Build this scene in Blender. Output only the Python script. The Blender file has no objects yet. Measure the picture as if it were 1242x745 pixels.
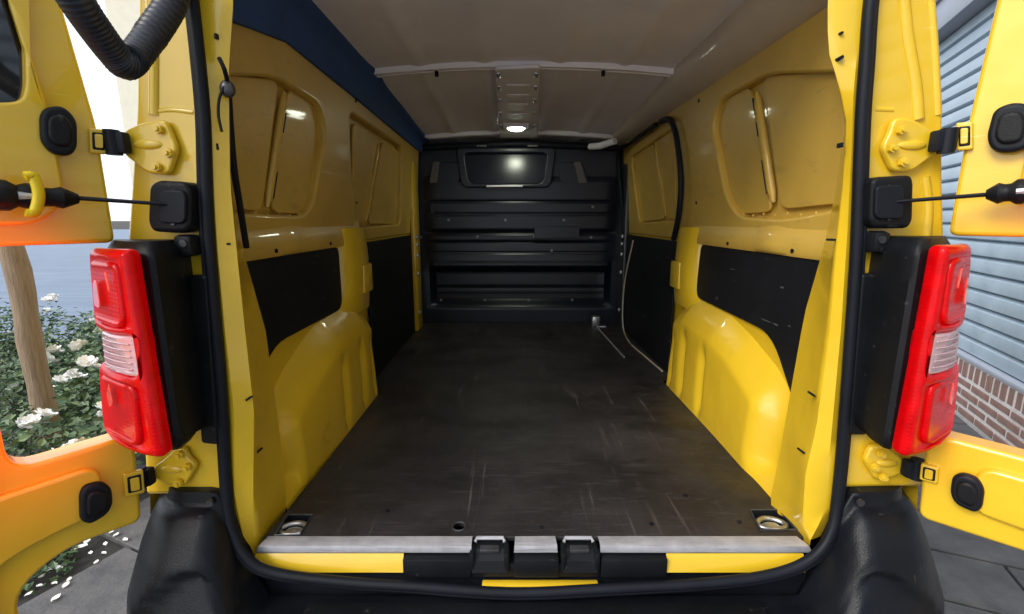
import bpy, bmesh, math, random
from mathutils import Vector, Matrix, noise as mnoise
random.seed(7)
R = math.radians
scene = bpy.context.scene
col = scene.collection

# ------------------------------------------------------------------ camera
FPX = 560.0                                   # focal length in photograph pixels
PITCH = math.atan(107 / FPX)
CAM = Vector((-.05, -.93, 1.335))
cd = bpy.data.cameras.new('camera')
cam = bpy.data.objects.new('camera', cd); col.objects.link(cam)
cd.sensor_width = 36; cd.lens = 36 * FPX / 1242; cd.clip_start = .02; cd.clip_end = 600
cam.location = CAM; cam.rotation_euler = (math.pi / 2 - PITCH, 0, 0)
scene.camera = cam

# ------------------------------------------------------------------ light
SUN_EL, SUN_AZ = 36, 230                      # degrees; azimuth clockwise from +Y (behind and left of the camera)
w = bpy.data.worlds.new('World'); scene.world = w; w.use_nodes = True
nt = w.node_tree
sky = nt.nodes.new('ShaderNodeTexSky'); sky.sky_type = 'NISHITA'; sky.sun_disc = False
sky.sun_elevation = R(SUN_EL); sky.sun_rotation = R(SUN_AZ)
sky.air_density = 1.2; sky.dust_density = 2.5; sky.ozone_density = 1.5
bg = nt.nodes['Background']; bg.inputs['Strength'].default_value = .15
cloud = nt.nodes.new('ShaderNodeMix'); cloud.data_type = 'RGBA'; cloud.inputs[0].default_value = .6   # thin bright cloud over the whole sky
nt.links.new(sky.outputs[0], cloud.inputs[6]); cloud.inputs[7].default_value = (8.4, 8.9, 9.8, 1)
nt.links.new(cloud.outputs[2], bg.inputs['Color'])
sl = bpy.data.lights.new('sun', 'SUN'); sl.energy = 1.5; sl.angle = R(24); sl.color = (1, .95, .87)
so = bpy.data.objects.new('sun', sl); col.objects.link(so)
sd = Vector((math.sin(R(SUN_AZ)) * math.cos(R(SUN_EL)), math.cos(R(SUN_AZ)) * math.cos(R(SUN_EL)), math.sin(R(SUN_EL))))
so.rotation_euler = sd.to_track_quat('Z', 'Y').to_euler(); so.location = (-4, -6, 8)
vs = scene.view_settings
scene.display_settings.display_device = 'sRGB'
vs.view_transform = 'Standard'; vs.look = 'None'; vs.exposure = .62; vs.gamma = 1
scene.render.engine = 'CYCLES'
scene.cycles.max_bounces = 10; scene.cycles.diffuse_bounces = 6

# ------------------------------------------------------------------ photo geometry: a pixel of the photograph onto a plane
def ray(px, py):
    a = (px - 621) / FPX; b = (py - 372.5) / FPX
    return Vector((a, math.cos(PITCH) - math.sin(PITCH) * b, -math.sin(PITCH) - math.cos(PITCH) * b))
def U(px, py, ax, v):
    d = ray(px, py); i = 'xyz'.index(ax); t = (v - CAM[i]) / d[i]
    return CAM + d * t
def onplane(px, py, p0, n):
    d = ray(px, py); t = (Vector(p0) - CAM).dot(n) / d.dot(n)
    return CAM + d * t

# ------------------------------------------------------------------ materials
def mat(name, c, rough=.5, metal=0., coat=0., var=.12, scale=6., bump=0., bscale=60., rvar=.1, emit=None, estr=0., c2=None, spec=.5):
    m = bpy.data.materials.new(name); m.use_nodes = True
    t = m.node_tree; b = t.nodes['Principled BSDF']
    b.inputs['Metallic'].default_value = metal
    b.inputs['Coat Weight'].default_value = coat; b.inputs['Coat Roughness'].default_value = .06
    b.inputs['Specular IOR Level'].default_value = spec
    tc = t.nodes.new('ShaderNodeTexCoord')
    n = t.nodes.new('ShaderNodeTexNoise'); n.inputs['Scale'].default_value = scale; n.inputs['Detail'].default_value = 6; n.inputs['Roughness'].default_value = .62
    t.links.new(tc.outputs['Object'], n.inputs['Vector'])
    cr = t.nodes.new('ShaderNodeValToRGB')
    cr.color_ramp.elements[0].position = .3; cr.color_ramp.elements[1].position = .7
    lo = c2 if c2 else tuple(v * (1 - var) for v in c)
    hi = c if c2 else tuple(min(1, v * (1 + var)) for v in c)
    cr.color_ramp.elements[0].color = (*lo, 1); cr.color_ramp.elements[1].color = (*hi, 1)
    t.links.new(n.outputs['Fac'], cr.inputs['Fac']); t.links.new(cr.outputs['Color'], b.inputs['Base Color'])
    n2 = t.nodes.new('ShaderNodeTexNoise'); n2.inputs['Scale'].default_value = bscale; n2.inputs['Detail'].default_value = 4
    t.links.new(tc.outputs['Object'], n2.inputs['Vector'])
    mr = t.nodes.new('ShaderNodeMapRange'); mr.inputs['To Min'].default_value = max(.02, rough - rvar); mr.inputs['To Max'].default_value = min(1, rough + rvar)
    t.links.new(n.outputs['Fac'], mr.inputs['Value']); t.links.new(mr.outputs['Result'], b.inputs['Roughness'])
    if bump:
        bp = t.nodes.new('ShaderNodeBump'); bp.inputs['Strength'].default_value = bump; bp.inputs['Distance'].default_value = .01
        t.links.new(n2.outputs['Fac'], bp.inputs['Height']); t.links.new(bp.outputs['Normal'], b.inputs['Normal'])
    if emit:
        b.inputs['Emission Color'].default_value = (*emit, 1); b.inputs['Emission Strength'].default_value = estr
    return m

def paint_mat():
    m = mat('yellow_paint', (.76, .50, .022), .30, coat=.7, var=.05, scale=3, rvar=.08)
    t = m.node_tree; b = t.nodes['Principled BSDF']
    src = b.inputs['Base Color'].links[0].from_socket
    tc = t.nodes.new('ShaderNodeTexCoord')
    n = t.nodes.new('ShaderNodeTexNoise'); n.inputs['Scale'].default_value = 22; n.inputs['Detail'].default_value = 8; n.inputs['Roughness'].default_value = .75
    t.links.new(tc.outputs['Object'], n.inputs['Vector'])
    cr = t.nodes.new('ShaderNodeValToRGB'); cr.color_ramp.elements[0].position = .66; cr.color_ramp.elements[1].position = .78
    cr.color_ramp.elements[0].color = (0, 0, 0, 1); cr.color_ramp.elements[1].color = (.45, .45, .45, 1)
    t.links.new(n.outputs['Fac'], cr.inputs['Fac'])
    mx = t.nodes.new('ShaderNodeMix'); mx.data_type = 'RGBA'
    t.links.new(cr.outputs['Color'], mx.inputs[0]); t.links.new(src, mx.inputs[6]); mx.inputs[7].default_value = (.34, .22, .05, 1)
    t.links.new(mx.outputs[2], b.inputs['Base Color'])
    n3 = t.nodes.new('ShaderNodeTexNoise'); n3.inputs['Scale'].default_value = 9; n3.inputs['Detail'].default_value = 2
    t.links.new(tc.outputs['Object'], n3.inputs['Vector'])
    bp = t.nodes.new('ShaderNodeBump'); bp.inputs['Strength'].default_value = .22; bp.inputs['Distance'].default_value = .02
    t.links.new(n3.outputs['Fac'], bp.inputs['Height']); t.links.new(bp.outputs['Normal'], b.inputs['Normal'])
    return m

def floor_mat():
    m = bpy.data.materials.new('worn_dark_floor'); m.use_nodes = True
    t = m.node_tree; b = t.nodes['Principled BSDF']; L = t.links.new
    tc = t.nodes.new('ShaderNodeTexCoord')
    def noise(sc, det, vec=None, rough=.6):
        n = t.nodes.new('ShaderNodeTexNoise'); n.inputs['Scale'].default_value = sc; n.inputs['Detail'].default_value = det; n.inputs['Roughness'].default_value = rough
        L(vec or tc.outputs['Object'], n.inputs['Vector']); return n
    def ramp(src, p0, p1, c0, c1):
        r = t.nodes.new('ShaderNodeValToRGB'); r.color_ramp.elements[0].position = p0; r.color_ramp.elements[1].position = p1
        r.color_ramp.elements[0].color = (*c0, 1); r.color_ramp.elements[1].color = (*c1, 1); L(src, r.inputs['Fac']); return r
    def mix(fac, a, c):
        x = t.nodes.new('ShaderNodeMix'); x.data_type = 'RGBA'; L(fac, x.inputs[0]); L(a, x.inputs[6])
        if isinstance(c, tuple): x.inputs[7].default_value = (*c, 1)
        else: L(c, x.inputs[7])
        return x.outputs[2]
    base = ramp(noise(2.2, 8, rough=.7).outputs['Fac'], .32, .7, (.010, .0088, .0095), (.044, .0385, .041)).outputs['Color']
    # lengthwise and crosswise scuffs: stretched noise
    out = base
    for rot, sx, sy, sc, p0, p1, cc in ((8, 14, .8, 5, .62, .72, (.13, .11, .11)), (-24, 22, .7, 4, .66, .74, (.16, .14, .135)), (72, 16, .9, 5, .67, .75, (.12, .105, .10)), (35, 30, .6, 3, .70, .76, (.15, .13, .12))):
        mp = t.nodes.new('ShaderNodeMapping'); mp.inputs['Rotation'].default_value = (0, 0, R(rot)); mp.inputs['Scale'].default_value = (sx, sy, 1)
        L(tc.outputs['Object'], mp.inputs['Vector'])
        s = ramp(noise(sc * .6, 3, mp.outputs['Vector']).outputs['Fac'], p0, p1, (0, 0, 0), (.85, .85, .85))
        mp2 = noise(1.7 + rot * .01, 3); g = ramp(mp2.outputs['Fac'], .45, .6, (0, 0, 0), (1, 1, 1))
        ml = t.nodes.new('ShaderNodeMath'); ml.operation = 'MULTIPLY'; L(s.outputs['Color'], ml.inputs[0]); L(g.outputs['Color'], ml.inputs[1])
        out = mix(ml.outputs[0], out, cc)
    spots = ramp(noise(13, 3).outputs['Fac'], .70, .74, (0, 0, 0), (.8, .8, .8))
    out = mix(spots.outputs['Color'], out, (.012, .011, .012))
    fine = ramp(noise(160, 3).outputs['Fac'], .62, .75, (0, 0, 0), (.35, .35, .35))
    out = mix(fine.outputs['Color'], out, (.12, .105, .10))
    L(out, b.inputs['Base Color'])
    rr = ramp(noise(5, 6).outputs['Fac'], .3, .7, (.34, .34, .34), (.70, .70, .70)); L(rr.outputs['Color'], b.inputs['Roughness'])
    bp = t.nodes.new('ShaderNodeBump'); bp.inputs['Strength'].default_value = .25; bp.inputs['Distance'].default_value = .004
    L(noise(220, 3).outputs['Fac'], bp.inputs['Height']); L(bp.outputs['Normal'], b.inputs['Normal'])
    return m

M = {}
M['yellow'] = paint_mat()
M['floor'] = floor_mat()
M['yellow_shaded'] = mat('shaded_yellow_paint', (.57, .37, .065), .42, coat=.25, var=.12, scale=3, rvar=.08)  # darker, browner copy of the yellow paint: interior shade put into the colour
M['bounce_sheet'] = mat('pale_bounce', (.55, .55, .57), .85, var=.15, scale=2, bump=.2)  # for the added ground behind the camera, kept pale to reflect light
M['roof'] = mat('grey_roof_lining', (.88, .845, .89), .6, var=.05, scale=4, bump=.05, c2=(.76, .73, .78))
M['taupe'] = mat('taupe_rail_paint', (.56, .47, .35), .45, coat=.2, var=.08)
M['grey_strip'] = mat('grey_strip', (.10, .09, .085), .5)
M['navy'] = mat('navy_trim_cloth', (.02, .06, .19), .8, var=.2, scale=12, bump=.1, bscale=300)
M['liner'] = mat('black_hardboard', (.009, .010, .013), .55, spec=.2, var=.3, scale=5, bump=.05, bscale=200)
M['bulk'] = mat('dark_bulkhead_paint', (.010, .012, .022), .36, var=.3, scale=5, bump=.04, rvar=.15)
M['plastic'] = mat('black_plastic', (.007, .008, .010), .45, spec=.2, var=.25, scale=8, bump=.12, bscale=500)
M['bumper'] = mat('weathered_black_bumper', (.006, .0075, .011), .33, spec=.22, var=.35, scale=7, bump=.15, bscale=350, rvar=.16)
M['rubber'] = mat('black_rubber', (.008, .010, .015), .5, spec=.2, var=.2, scale=10, bump=.03)
M['hose'] = mat('dark_hose_rubber', (.014, .018, .028), .42, var=.2, scale=20)
M['alu'] = mat('scuffed_aluminium', (.56, .56, .60), .42, metal=.35, var=.16, scale=26, bump=.05, bscale=240, c2=(.40, .40, .44))
M['steel'] = mat('worn_steel', (.5, .5, .5), .35, metal=.9, var=.3, scale=40)
M['dark_steel'] = mat('dark_steel', (.09, .09, .10), .4, metal=.7, var=.3, scale=40)
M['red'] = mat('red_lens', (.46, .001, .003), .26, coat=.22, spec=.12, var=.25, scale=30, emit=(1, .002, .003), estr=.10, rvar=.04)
def ribs(m, sc, st):
    t = m.node_tree; b = t.nodes['Principled BSDF']; tc = t.nodes.new('ShaderNodeTexCoord')
    hs_ = []
    for dr_ in ('X', 'Z'):
        wv = t.nodes.new('ShaderNodeTexWave'); wv.wave_type = 'BANDS'; wv.bands_direction = dr_; wv.inputs['Scale'].default_value = sc; t.links.new(tc.outputs['Object'], wv.inputs['Vector']); hs_.append(wv)
    ad = t.nodes.new('ShaderNodeMath'); ad.operation = 'MULTIPLY'; t.links.new(hs_[0].outputs['Fac'], ad.inputs[0]); t.links.new(hs_[1].outputs['Fac'], ad.inputs[1])
    bp = t.nodes.new('ShaderNodeBump'); bp.inputs['Strength'].default_value = st; bp.inputs['Distance'].default_value = .003
    t.links.new(ad.outputs[0], bp.inputs['Height']); t.links.new(bp.outputs['Normal'], b.inputs['Normal'])
ribs(M['red'], 42, .12)
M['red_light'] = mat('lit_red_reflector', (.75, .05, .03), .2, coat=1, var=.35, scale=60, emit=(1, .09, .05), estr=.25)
M['clear'] = mat('clear_lens', (.60, .40, .42), .15, coat=1, var=.15, scale=60, rvar=.05)
M['glass'] = mat('tinted_glass', (.012, .011, .012), .06, coat=1, var=.1, rvar=.02)
M['clip'] = mat('bright_yellow_plastic', (.85, .62, .01), .4, var=.06)
M['orange'] = mat('orange_plastic', (.8, .2, .01), .4, var=.06)
M['lamp'] = mat('lamp_lens', (.9, .9, .8), .4, var=.02, emit=(.93, 1, .78), estr=30)
M['slat'] = mat('blue_grey_shutter', (.40, .50, .58), .45, metal=.15, var=.12, scale=5, bump=.03, c2=(.31, .39, .46))
M['box'] = mat('grey_shutter_box', (.33, .36, .42), .6, var=.08, scale=4)
M['brick'] = mat('brown_brick', (.30, .18, .15), .85, var=.3, scale=14, bump=.3, bscale=120, c2=(.17, .105, .09))
M['mortar'] = mat('pale_mortar', (.66, .63, .62), .9, var=.15, scale=30, bump=.3, bscale=200)
M['render'] = mat('pale_render', (.62, .58, .46), .9, var=.06, scale=3, bump=.1)
M['slab'] = mat('grey_stone_slab', (.125, .122, .122), .75, var=.3, scale=9, bump=.4, bscale=70, c2=(.06, .06, .066))
M['joint'] = mat('dark_joint_sand', (.03, .029, .028), .95, var=.3, scale=40, bump=.4)
M['road'] = mat('blue_grey_road', (.15, .20, .27), .6, c2=(.085, .12, .18), scale=1.1, bump=.25, bscale=40)
M['soil'] = mat('dark_soil', (.035, .028, .02), .95, var=.4, scale=9, bump=.6, bscale=60)
M['kerb'] = mat('pale_kerbstone', (.36, .36, .37), .85, var=.2, scale=9, bump=.3)
M['wood'] = mat('weathered_post_wood', (.31, .225, .15), .8, var=.3, scale=9, bump=.7, bscale=26, c2=(.16, .115, .075))
wn = M['wood'].node_tree
_mp = wn.nodes.new('ShaderNodeMapping'); _mp.inputs['Scale'].default_value = (9, 9, .7)
_tc = [n for n in wn.nodes if n.type == 'TEX_COORD'][0]
wn.links.new(_tc.outputs['Object'], _mp.inputs['Vector'])
for n in wn.nodes:
    if n.type == 'TEX_NOISE': wn.links.new(_mp.outputs['Vector'], n.inputs['Vector'])
M['leaf'] = mat('rose_leaf', (.075, .135, .055), .5, var=.4, scale=6, c2=(.035, .075, .035))
M['leaf_light'] = mat('young_rose_leaf', (.15, .22, .10), .5, var=.3, scale=6)
M['stem'] = mat('rose_stem', (.07, .09, .035), .7, var=.3)
M['petal'] = mat('white_petal', (.88, .88, .86), .6, var=.04)
M['petal_core'] = mat('cream_petal', (.72, .62, .42), .6, var=.1)
M['bolt_grey'] = mat('dull_bolt', (.22, .22, .23), .45, metal=.5)
M['tyre'] = mat('tyre_rubber', (.02, .02, .021), .8, var=.2, bump=.2)

def scuff(m, color, sets, amount=.8):
    t = m.node_tree; b = t.nodes['Principled BSDF']; L = t.links.new
    tc = t.nodes.new('ShaderNodeTexCoord'); cur = b.inputs['Base Color'].links[0].from_socket
    for rot, sc, fine, p0, p1 in sets:
        mp = t.nodes.new('ShaderNodeMapping'); mp.inputs['Rotation'].default_value = tuple(R(a) for a in rot); mp.inputs['Scale'].default_value = sc
        L(tc.outputs['Object'], mp.inputs['Vector'])
        n = t.nodes.new('ShaderNodeTexNoise'); n.inputs['Scale'].default_value = fine; n.inputs['Detail'].default_value = 3; L(mp.outputs['Vector'], n.inputs['Vector'])
        r = t.nodes.new('ShaderNodeValToRGB'); r.color_ramp.elements[0].position = p0; r.color_ramp.elements[1].position = p1
        r.color_ramp.elements[0].color = (0, 0, 0, 1); r.color_ramp.elements[1].color = (amount, amount, amount, 1); L(n.outputs['Fac'], r.inputs['Fac'])
        x = t.nodes.new('ShaderNodeMix'); x.data_type = 'RGBA'; L(r.outputs['Color'], x.inputs[0]); L(cur, x.inputs[6]); x.inputs[7].default_value = (*color, 1); cur = x.outputs[2]
    L(cur, b.inputs['Base Color'])
scuff(M['road'], (.24, .30, .37), [((0, 0, 4), (.35, 5, 1), 1.2, .45, .65), ((0, 0, -3), (.5, 9, 1), 1.5, .5, .66)], .22)
scuff(M['floor'], (.078, .070, .072), [((0, 0, 15), (2, 26, 1), 4, .60, .72), ((0, 0, -38), (3, 40, 1), 4, .62, .74), ((0, 0, 80), (2, 34, 1), 5, .62, .74), ((0, 0, 50), (5, 60, 1), 4, .64, .74)], .38)
scuff(M['floor'], (.006, .0055, .006), [((0, 0, 0), (1, 1.6, 1), 3.2, .56, .64), ((0, 0, 30), (3, 7, 1), 3, .64, .72)], .55)
scuff(M['liner'], (.16, .165, .17), [((0, 0, 0), (1, 3, 14), 4, .70, .76), ((40, 0, 0), (1, 2, 16), 4, .72, .78), ((-55, 0, 0), (1, 2, 20), 3, .72, .78)], .7)
scuff(M['bumper'], (.10, .105, .11), [((0, 0, 0), (6, 20, 6), 5, .70, .78), ((0, 0, 20), (25, 3, 4), 5, .71, .78)], .5)
scuff(M['plastic'], (.07, .072, .075), [((0, 0, 0), (9, 9, 9), 7, .66, .75)], .5)
scuff(M['alu'], (.22, .22, .23), [((0, 0, 2), (3, 60, 60), 4, .60, .70), ((0, 0, -3), (5, 90, 90), 3, .62, .70)], .5)
scuff(M['yellow_shaded'], (.30, .21, .08), [((0, 0, 0), (3, 3, 9), 4, .62, .74)], .35)
scuff(M['yellow'], (.88, .74, .30), [((30, 0, 0), (1, 3, 40), 5, .73, .77), ((-40, 20, 0), (3, 3, 46), 4, .74, .78)], .5)

# ------------------------------------------------------------------ mesh helpers
class MB:
    def __init__(s): s.v = []; s.f = []
    def add(s, vs, fs):
        o = len(s.v); s.v += [tuple(x) for x in vs]; s.f += [tuple(i + o for i in f) for f in fs]; return s
    def box(s, a, b, tf=None):
        vs = [Vector((x, y, z)) for x in (a[0], b[0]) for y in (a[1], b[1]) for z in (a[2], b[2])]
        if tf: vs = [tf @ v for v in vs]
        return s.add(vs, [(0, 1, 3, 2), (4, 6, 7, 5), (0, 4, 5, 1), (2, 3, 7, 6), (0, 2, 6, 4), (1, 5, 7, 3)])
    def grid(s, rows, closed=False):
        n = len(rows[0]); fs = []
        for i in range(len(rows) - 1):
            for j in range(n if closed else n - 1):
                k = (j + 1) % n
                fs.append((i * n + j, i * n + k, (i + 1) * n + k, (i + 1) * n + j))
        return s.add([p for r in rows for p in r], fs)
    def tube(s, pts, r, n=10, closed=False, cap=True, flat=1., up=Vector((0, 1, 0))):
        pts = [Vector(p) for p in pts]; rows = []
        N = len(pts)
        for i, p in enumerate(pts):
            a = pts[i - 1] if (i > 0 or closed) else p
            c = pts[(i + 1) % N] if (i < N - 1 or closed) else p
            t = (c - a).normalized()
            u = up - t * up.dot(t)
            if u.length < 1e-3: u = Vector((1, 0, 0)) - t * t.x
            u.normalize(); q = t.cross(u)
            rr = r[i] if isinstance(r, (list, tuple)) else r
            rows.append([p + u * rr * math.cos(2 * math.pi * k / n) + q * rr * flat * math.sin(2 * math.pi * k / n) for k in range(n)])
        if closed: rows.append(rows[0])
        o = len(s.v); s.grid(rows, True)
        if cap and not closed:
            s.f.append(tuple(o + k for k in range(n))[::-1]); s.f.append(tuple(o + (N - 1) * n + k for k in range(n)))
        return s
    def cyl(s, p, axis, r, h, n=14, r2=None):
        a = Vector(axis).normalized(); p = Vector(p)
        return s.tube([p, p + a * h], [r, r if r2 is None else r2], n, up=Vector((0, 0, 1)) if abs(a.z) < .9 else Vector((1, 0, 0)))
    def ellipsoid(s, c, rx, ry, rz, n=12, m=8):
        rows = []
        for i in range(m + 1):
            th = math.pi * i / m
            rows.append([(c[0] + rx * math.sin(th) * math.cos(2 * math.pi * k / n), c[1] + ry * math.sin(th) * math.sin(2 * math.pi * k / n), c[2] + rz * math.cos(th)) for k in range(n)])
        return s.grid(rows, True)
    def build(s, name, m, parent=None, angle=35, bevel=0., seg=2, weld=True):
        me = bpy.data.meshes.new(name)
        bm = bmesh.new()
        vs = [bm.verts.new(v) for v in s.v]
        for f in s.f:
            try: bm.faces.new([vs[i] for i in f])
            except ValueError: pass
        if weld: bmesh.ops.remove_doubles(bm, verts=bm.verts, dist=1e-5)
        bmesh.ops.recalc_face_normals(bm, faces=bm.faces)
        if bevel:
            es = [e for e in bm.edges if len(e.link_faces) == 2 and e.calc_face_angle(0) > R(30)]
            bmesh.ops.bevel(bm, geom=es, offset=bevel, segments=seg, affect='EDGES', profile=.5, clamp_overlap=True)
        bm.to_mesh(me); bm.free()
        return link(name, me, m, parent, angle)

def link(name, me, m, parent=None, angle=35):
    me.materials.clear(); me.materials.append(M[m] if isinstance(m, str) else m)
    if angle:
        for p in me.polygons: p.use_smooth = True
        me.set_sharp_from_angle(angle=R(angle))
    o = bpy.data.objects.new(name, me); col.objects.link(o)
    if parent: o.parent = parent
    return o
def empty(name, loc=(0, 0, 0)):
    o = bpy.data.objects.new(name, None); o.location = loc; o.empty_display_size = .2; col.objects.link(o); return o
def tag(o, label, cat, group=None, kind=None):
    o['label'] = label; o['category'] = cat
    if group: o['group'] = group
    if kind: o['kind'] = kind
    return o
def struct(o):
    o['kind'] = 'structure'; return o

def rnd(pts, r, n=5):
    """round the corners of a 2D polygon; r is one radius or one per corner"""
    out = []; N = len(pts)
    for i in range(N):
        p = Vector(pts[i]); a = Vector(pts[i - 1]) - p; b = Vector(pts[(i + 1) % N]) - p
        rr = r[i] if isinstance(r, (list, tuple)) else r
        la, lb = a.length, b.length
        d = min(rr, la * .48, lb * .48)
        if d < 1e-4: out.append(tuple(p)); continue
        A = p + a.normalized() * d; B = p + b.normalized() * d
        for k in range(n + 1):
            t = k / n; out.append(tuple(A * (1 - t) ** 2 + p * 2 * t * (1 - t) + B * t * t))
    return out

def plate(name, outer, holes, thick, bevel, mapf, m, parent=None, angle=40, seg=2):
    """sheet cut to an outline with holes, rounded edges; mapf takes (u, v, w) with w across the thickness, to a point"""
    cu = bpy.data.curves.new('outline', 'CURVE'); cu.dimensions = '2D'; cu.fill_mode = 'BOTH'
    cu.extrude = max(0, thick / 2 - bevel); cu.bevel_depth = bevel; cu.bevel_resolution = seg; cu.offset = -bevel
    for ring in [outer] + list(holes):
        sp = cu.splines.new('POLY'); sp.points.add(len(ring) - 1)
        for q, p in zip(sp.points, ring): q.co = (p[0], p[1], 0, 1)
        sp.use_cyclic_u = True
    tmp = bpy.data.objects.new('outline', cu); col.objects.link(tmp)
    dg = bpy.context.evaluated_depsgraph_get()
    me = bpy.data.meshes.new_from_object(tmp.evaluated_get(dg), depsgraph=dg)
    bpy.data.objects.remove(tmp); bpy.data.curves.remove(cu)
    me.name = name
    for v in me.vertices: v.co = mapf(v.co.x, v.co.y, v.co.z)
    bm = bmesh.new(); bm.from_mesh(me); bmesh.ops.remove_doubles(bm, verts=bm.verts, dist=1e-5); bmesh.ops.recalc_face_normals(bm, faces=bm.faces); bm.to_mesh(me); bm.free()
    o = link(name, me, m, parent, 0)
    weight_normals(me); return o
def weight_normals(me):
    for p in me.polygons: p.use_smooth = True
    acc = [Vector() for _ in me.vertices]
    for p in me.polygons:
        for i in p.vertices: acc[i] += p.normal * p.area * p.area
    me.normals_split_custom_set_from_vertices([a.normalized() if a.length > 1e-14 else Vector((0, 0, 1)) for a in acc])

def resample(pts, n):
    pts = [Vector(p) for p in pts]; d = [0]
    for a, b in zip(pts, pts[1:]): d.append(d[-1] + (b - a).length)
    out = []
    for i in range(n):
        t = d[-1] * i / (n - 1); k = 0
        while k < len(d) - 2 and d[k + 1] < t: k += 1
        f = (t - d[k]) / max(1e-9, d[k + 1] - d[k]); out.append(pts[k].lerp(pts[k + 1], min(1, f)))
    return out
def smooth(pts, n, closed=False):
    """Catmull-Rom through the points, n steps per span"""
    P = [Vector(p) for p in pts]; N = len(P); out = []
    for i in range(N if closed else N - 1):
        g = lambda k: P[k % N] if closed else P[max(0, min(N - 1, k))]
        a, b, c, d = g(i - 1), g(i), g(i + 1), g(i + 2)
        for k in range(n):
            t = k / n
            out.append(.5 * ((2 * b) + (c - a) * t + (2 * a - 5 * b + 4 * c - d) * t * t + (3 * b - a - 3 * c + d) * t ** 3))
    if not closed: out.append(P[-1])
    return out
def lerp(a, b, t): return a + (b - a) * t
def interp(x, tab):
    if x <= tab[0][0]: return tab[0][1]
    for (x0, y0), (x1, y1) in zip(tab, tab[1:]):
        if x <= x1: return y0 + (y1 - y0) * (x - x0) / (x1 - x0)
    return tab[-1][1]
def sstep(a, b, x):
    t = max(0, min(1, (x - a) / (b - a))); return t * t * (3 - 2 * t)

# ================================================================== SETTING
WA = R(23.5); WD = Vector((math.sin(WA), math.cos(WA), 0)); WN = Vector((math.cos(WA), -math.sin(WA), 0))   # wall direction, and towards the building
WB = Vector((3.074, 2.119, 0))                                                       # a point at the wall's foot
def wp(s, d, z): return WB + WD * s + WN * d + Vector((0, 0, z))                      # along, into, up

mb = MB(); mb.add([(-300, -300, -.07), (300, -300, -.07), (300, 300, -.07), (-300, 300, -.07)], [(0, 1, 2, 3)])
struct(mb.build('ground', 'soil', angle=0))
# road on the left behind the roses
mb = MB(); mb.add([(-80, 4.55, -.02), (-1.2, 4.1, -.02), (8, 60, -.02), (-80, 60, -.02)], [(0, 1, 2, 3)])
struct(mb.build('road', 'road', angle=0))
mb = MB(); mb.add([(-14, -30, -.045), (14, -30, -.045), (14, -.9, -.045), (-14, -.9, -.045)], [(0, 1, 2, 3)])
struct(mb.build('bounce_sheet', 'bounce_sheet', angle=0))  # unseen sheet added to throw light onto the van's roof and upper walls
# pavement: bedding sheet with stone slabs as pieces
mb = MB()
mb.add([wp(-6.5, -5.9, -.024), wp(3, -5.9, -.024), wp(3, 0, -.024), wp(-6.5, 0, -.024)], [(0, 1, 2, 3)])
pav = struct(mb.build('pavement', 'joint', angle=0))
rs = random.Random(3)
row = 0; s = -5.2; slab_n = 0
while s < 1.9:
    hgt = rs.choice((.31, .33, .36)); d = -5.4 + rs.random() * .4
    while d < -.05:
        wd = rs.uniform(.5, .85); c = wp(s + hgt / 2, d + wd / 2, 0)
        vis = c.y > -1.0 and (abs(c.x) > .6 or c.y < .9)
        bed = c.x < -2.0 and c.y > .55
        if vis and not bed and slab_n < 290:
            g = .006; dz = [rs.uniform(-.004, .002) for _ in range(4)]
            mb = MB(); a0, a1, b0, b1 = s + g, s + hgt - g, d + g, min(d + wd - g, -.02)
            if b1 - b0 > .08:
                top = [wp(a0, b0, dz[0]), wp(a1, b0, dz[1]), wp(a1, b1, dz[2]), wp(a0, b1, dz[3])]
                bot = [Vector((v.x, v.y, -.035)) for v in top]
                mb.add(top + bot, [(0, 1, 2, 3), (0, 4, 5, 1), (1, 5, 6, 2), (2, 6, 7, 3), (3, 7, 4, 0)])
                mb.build('paving_slab', 'slab', pav, bevel=.004, seg=1); slab_n += 1
        d += wd
    s += hgt; row += 1
# kerb of the flower bed
kb = MB()
kb.tube([(-2.02, .5, -.01), (-2.1, 1.6, -.01), (-1.7, 2.4, -.01)], .001, 4)

# ------------------------------------------------------------------ shuttered building on the right
bld = tag(empty('shuttered_building', WB), 'building wall with a long blue grey roller shutter above a low brown brick plinth', 'building')
def bl(mbx, name, m, par=None, **k):
    mbx.v = [tuple(Vector(v) - (WB if (par is None or par is bld) else WB)) for v in mbx.v]
    return mbx.build(name, m, par or bld, **k)
def wbox(mbx, s0, s1, d0, d1, z0, z1):
    vs = [wp(s_, d_, z_) for s_ in (s0, s1) for d_ in (d0, d1) for z_ in (z0, z1)]
    return mbx.add(vs, [(0, 1, 3, 2), (4, 6, 7, 5), (0, 4, 5, 1), (2, 3, 7, 6), (0, 2, 6, 4), (1, 5, 7, 3)])
S0, S1 = -9.0, 6.5
bl(wbox(MB(), S0, S1, .14, .5, -.05, 8.5), 'wall', 'render')
bl(wbox(MB(), S0, S1, .008, .14, -.05, .258), 'plinth', 'mortar')
bl(wbox(MB(), S0, S1, .0, .16, .372, .40), 'shutter_rail', 'box', bevel=.004)
bl(wbox(MB(), S0, S1, -.09, .16, 2.86, 3.10), 'shutter_box', 'box', bevel=.008)
bl(wbox(MB(), S0, S1, -.12, .16, 3.10, 3.22), 'fascia', 'kerb', bevel=.01)
bl(wbox(MB(), S0, S1, .010, .14, .2585, .37), 'course_mortar', 'mortar')
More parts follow.
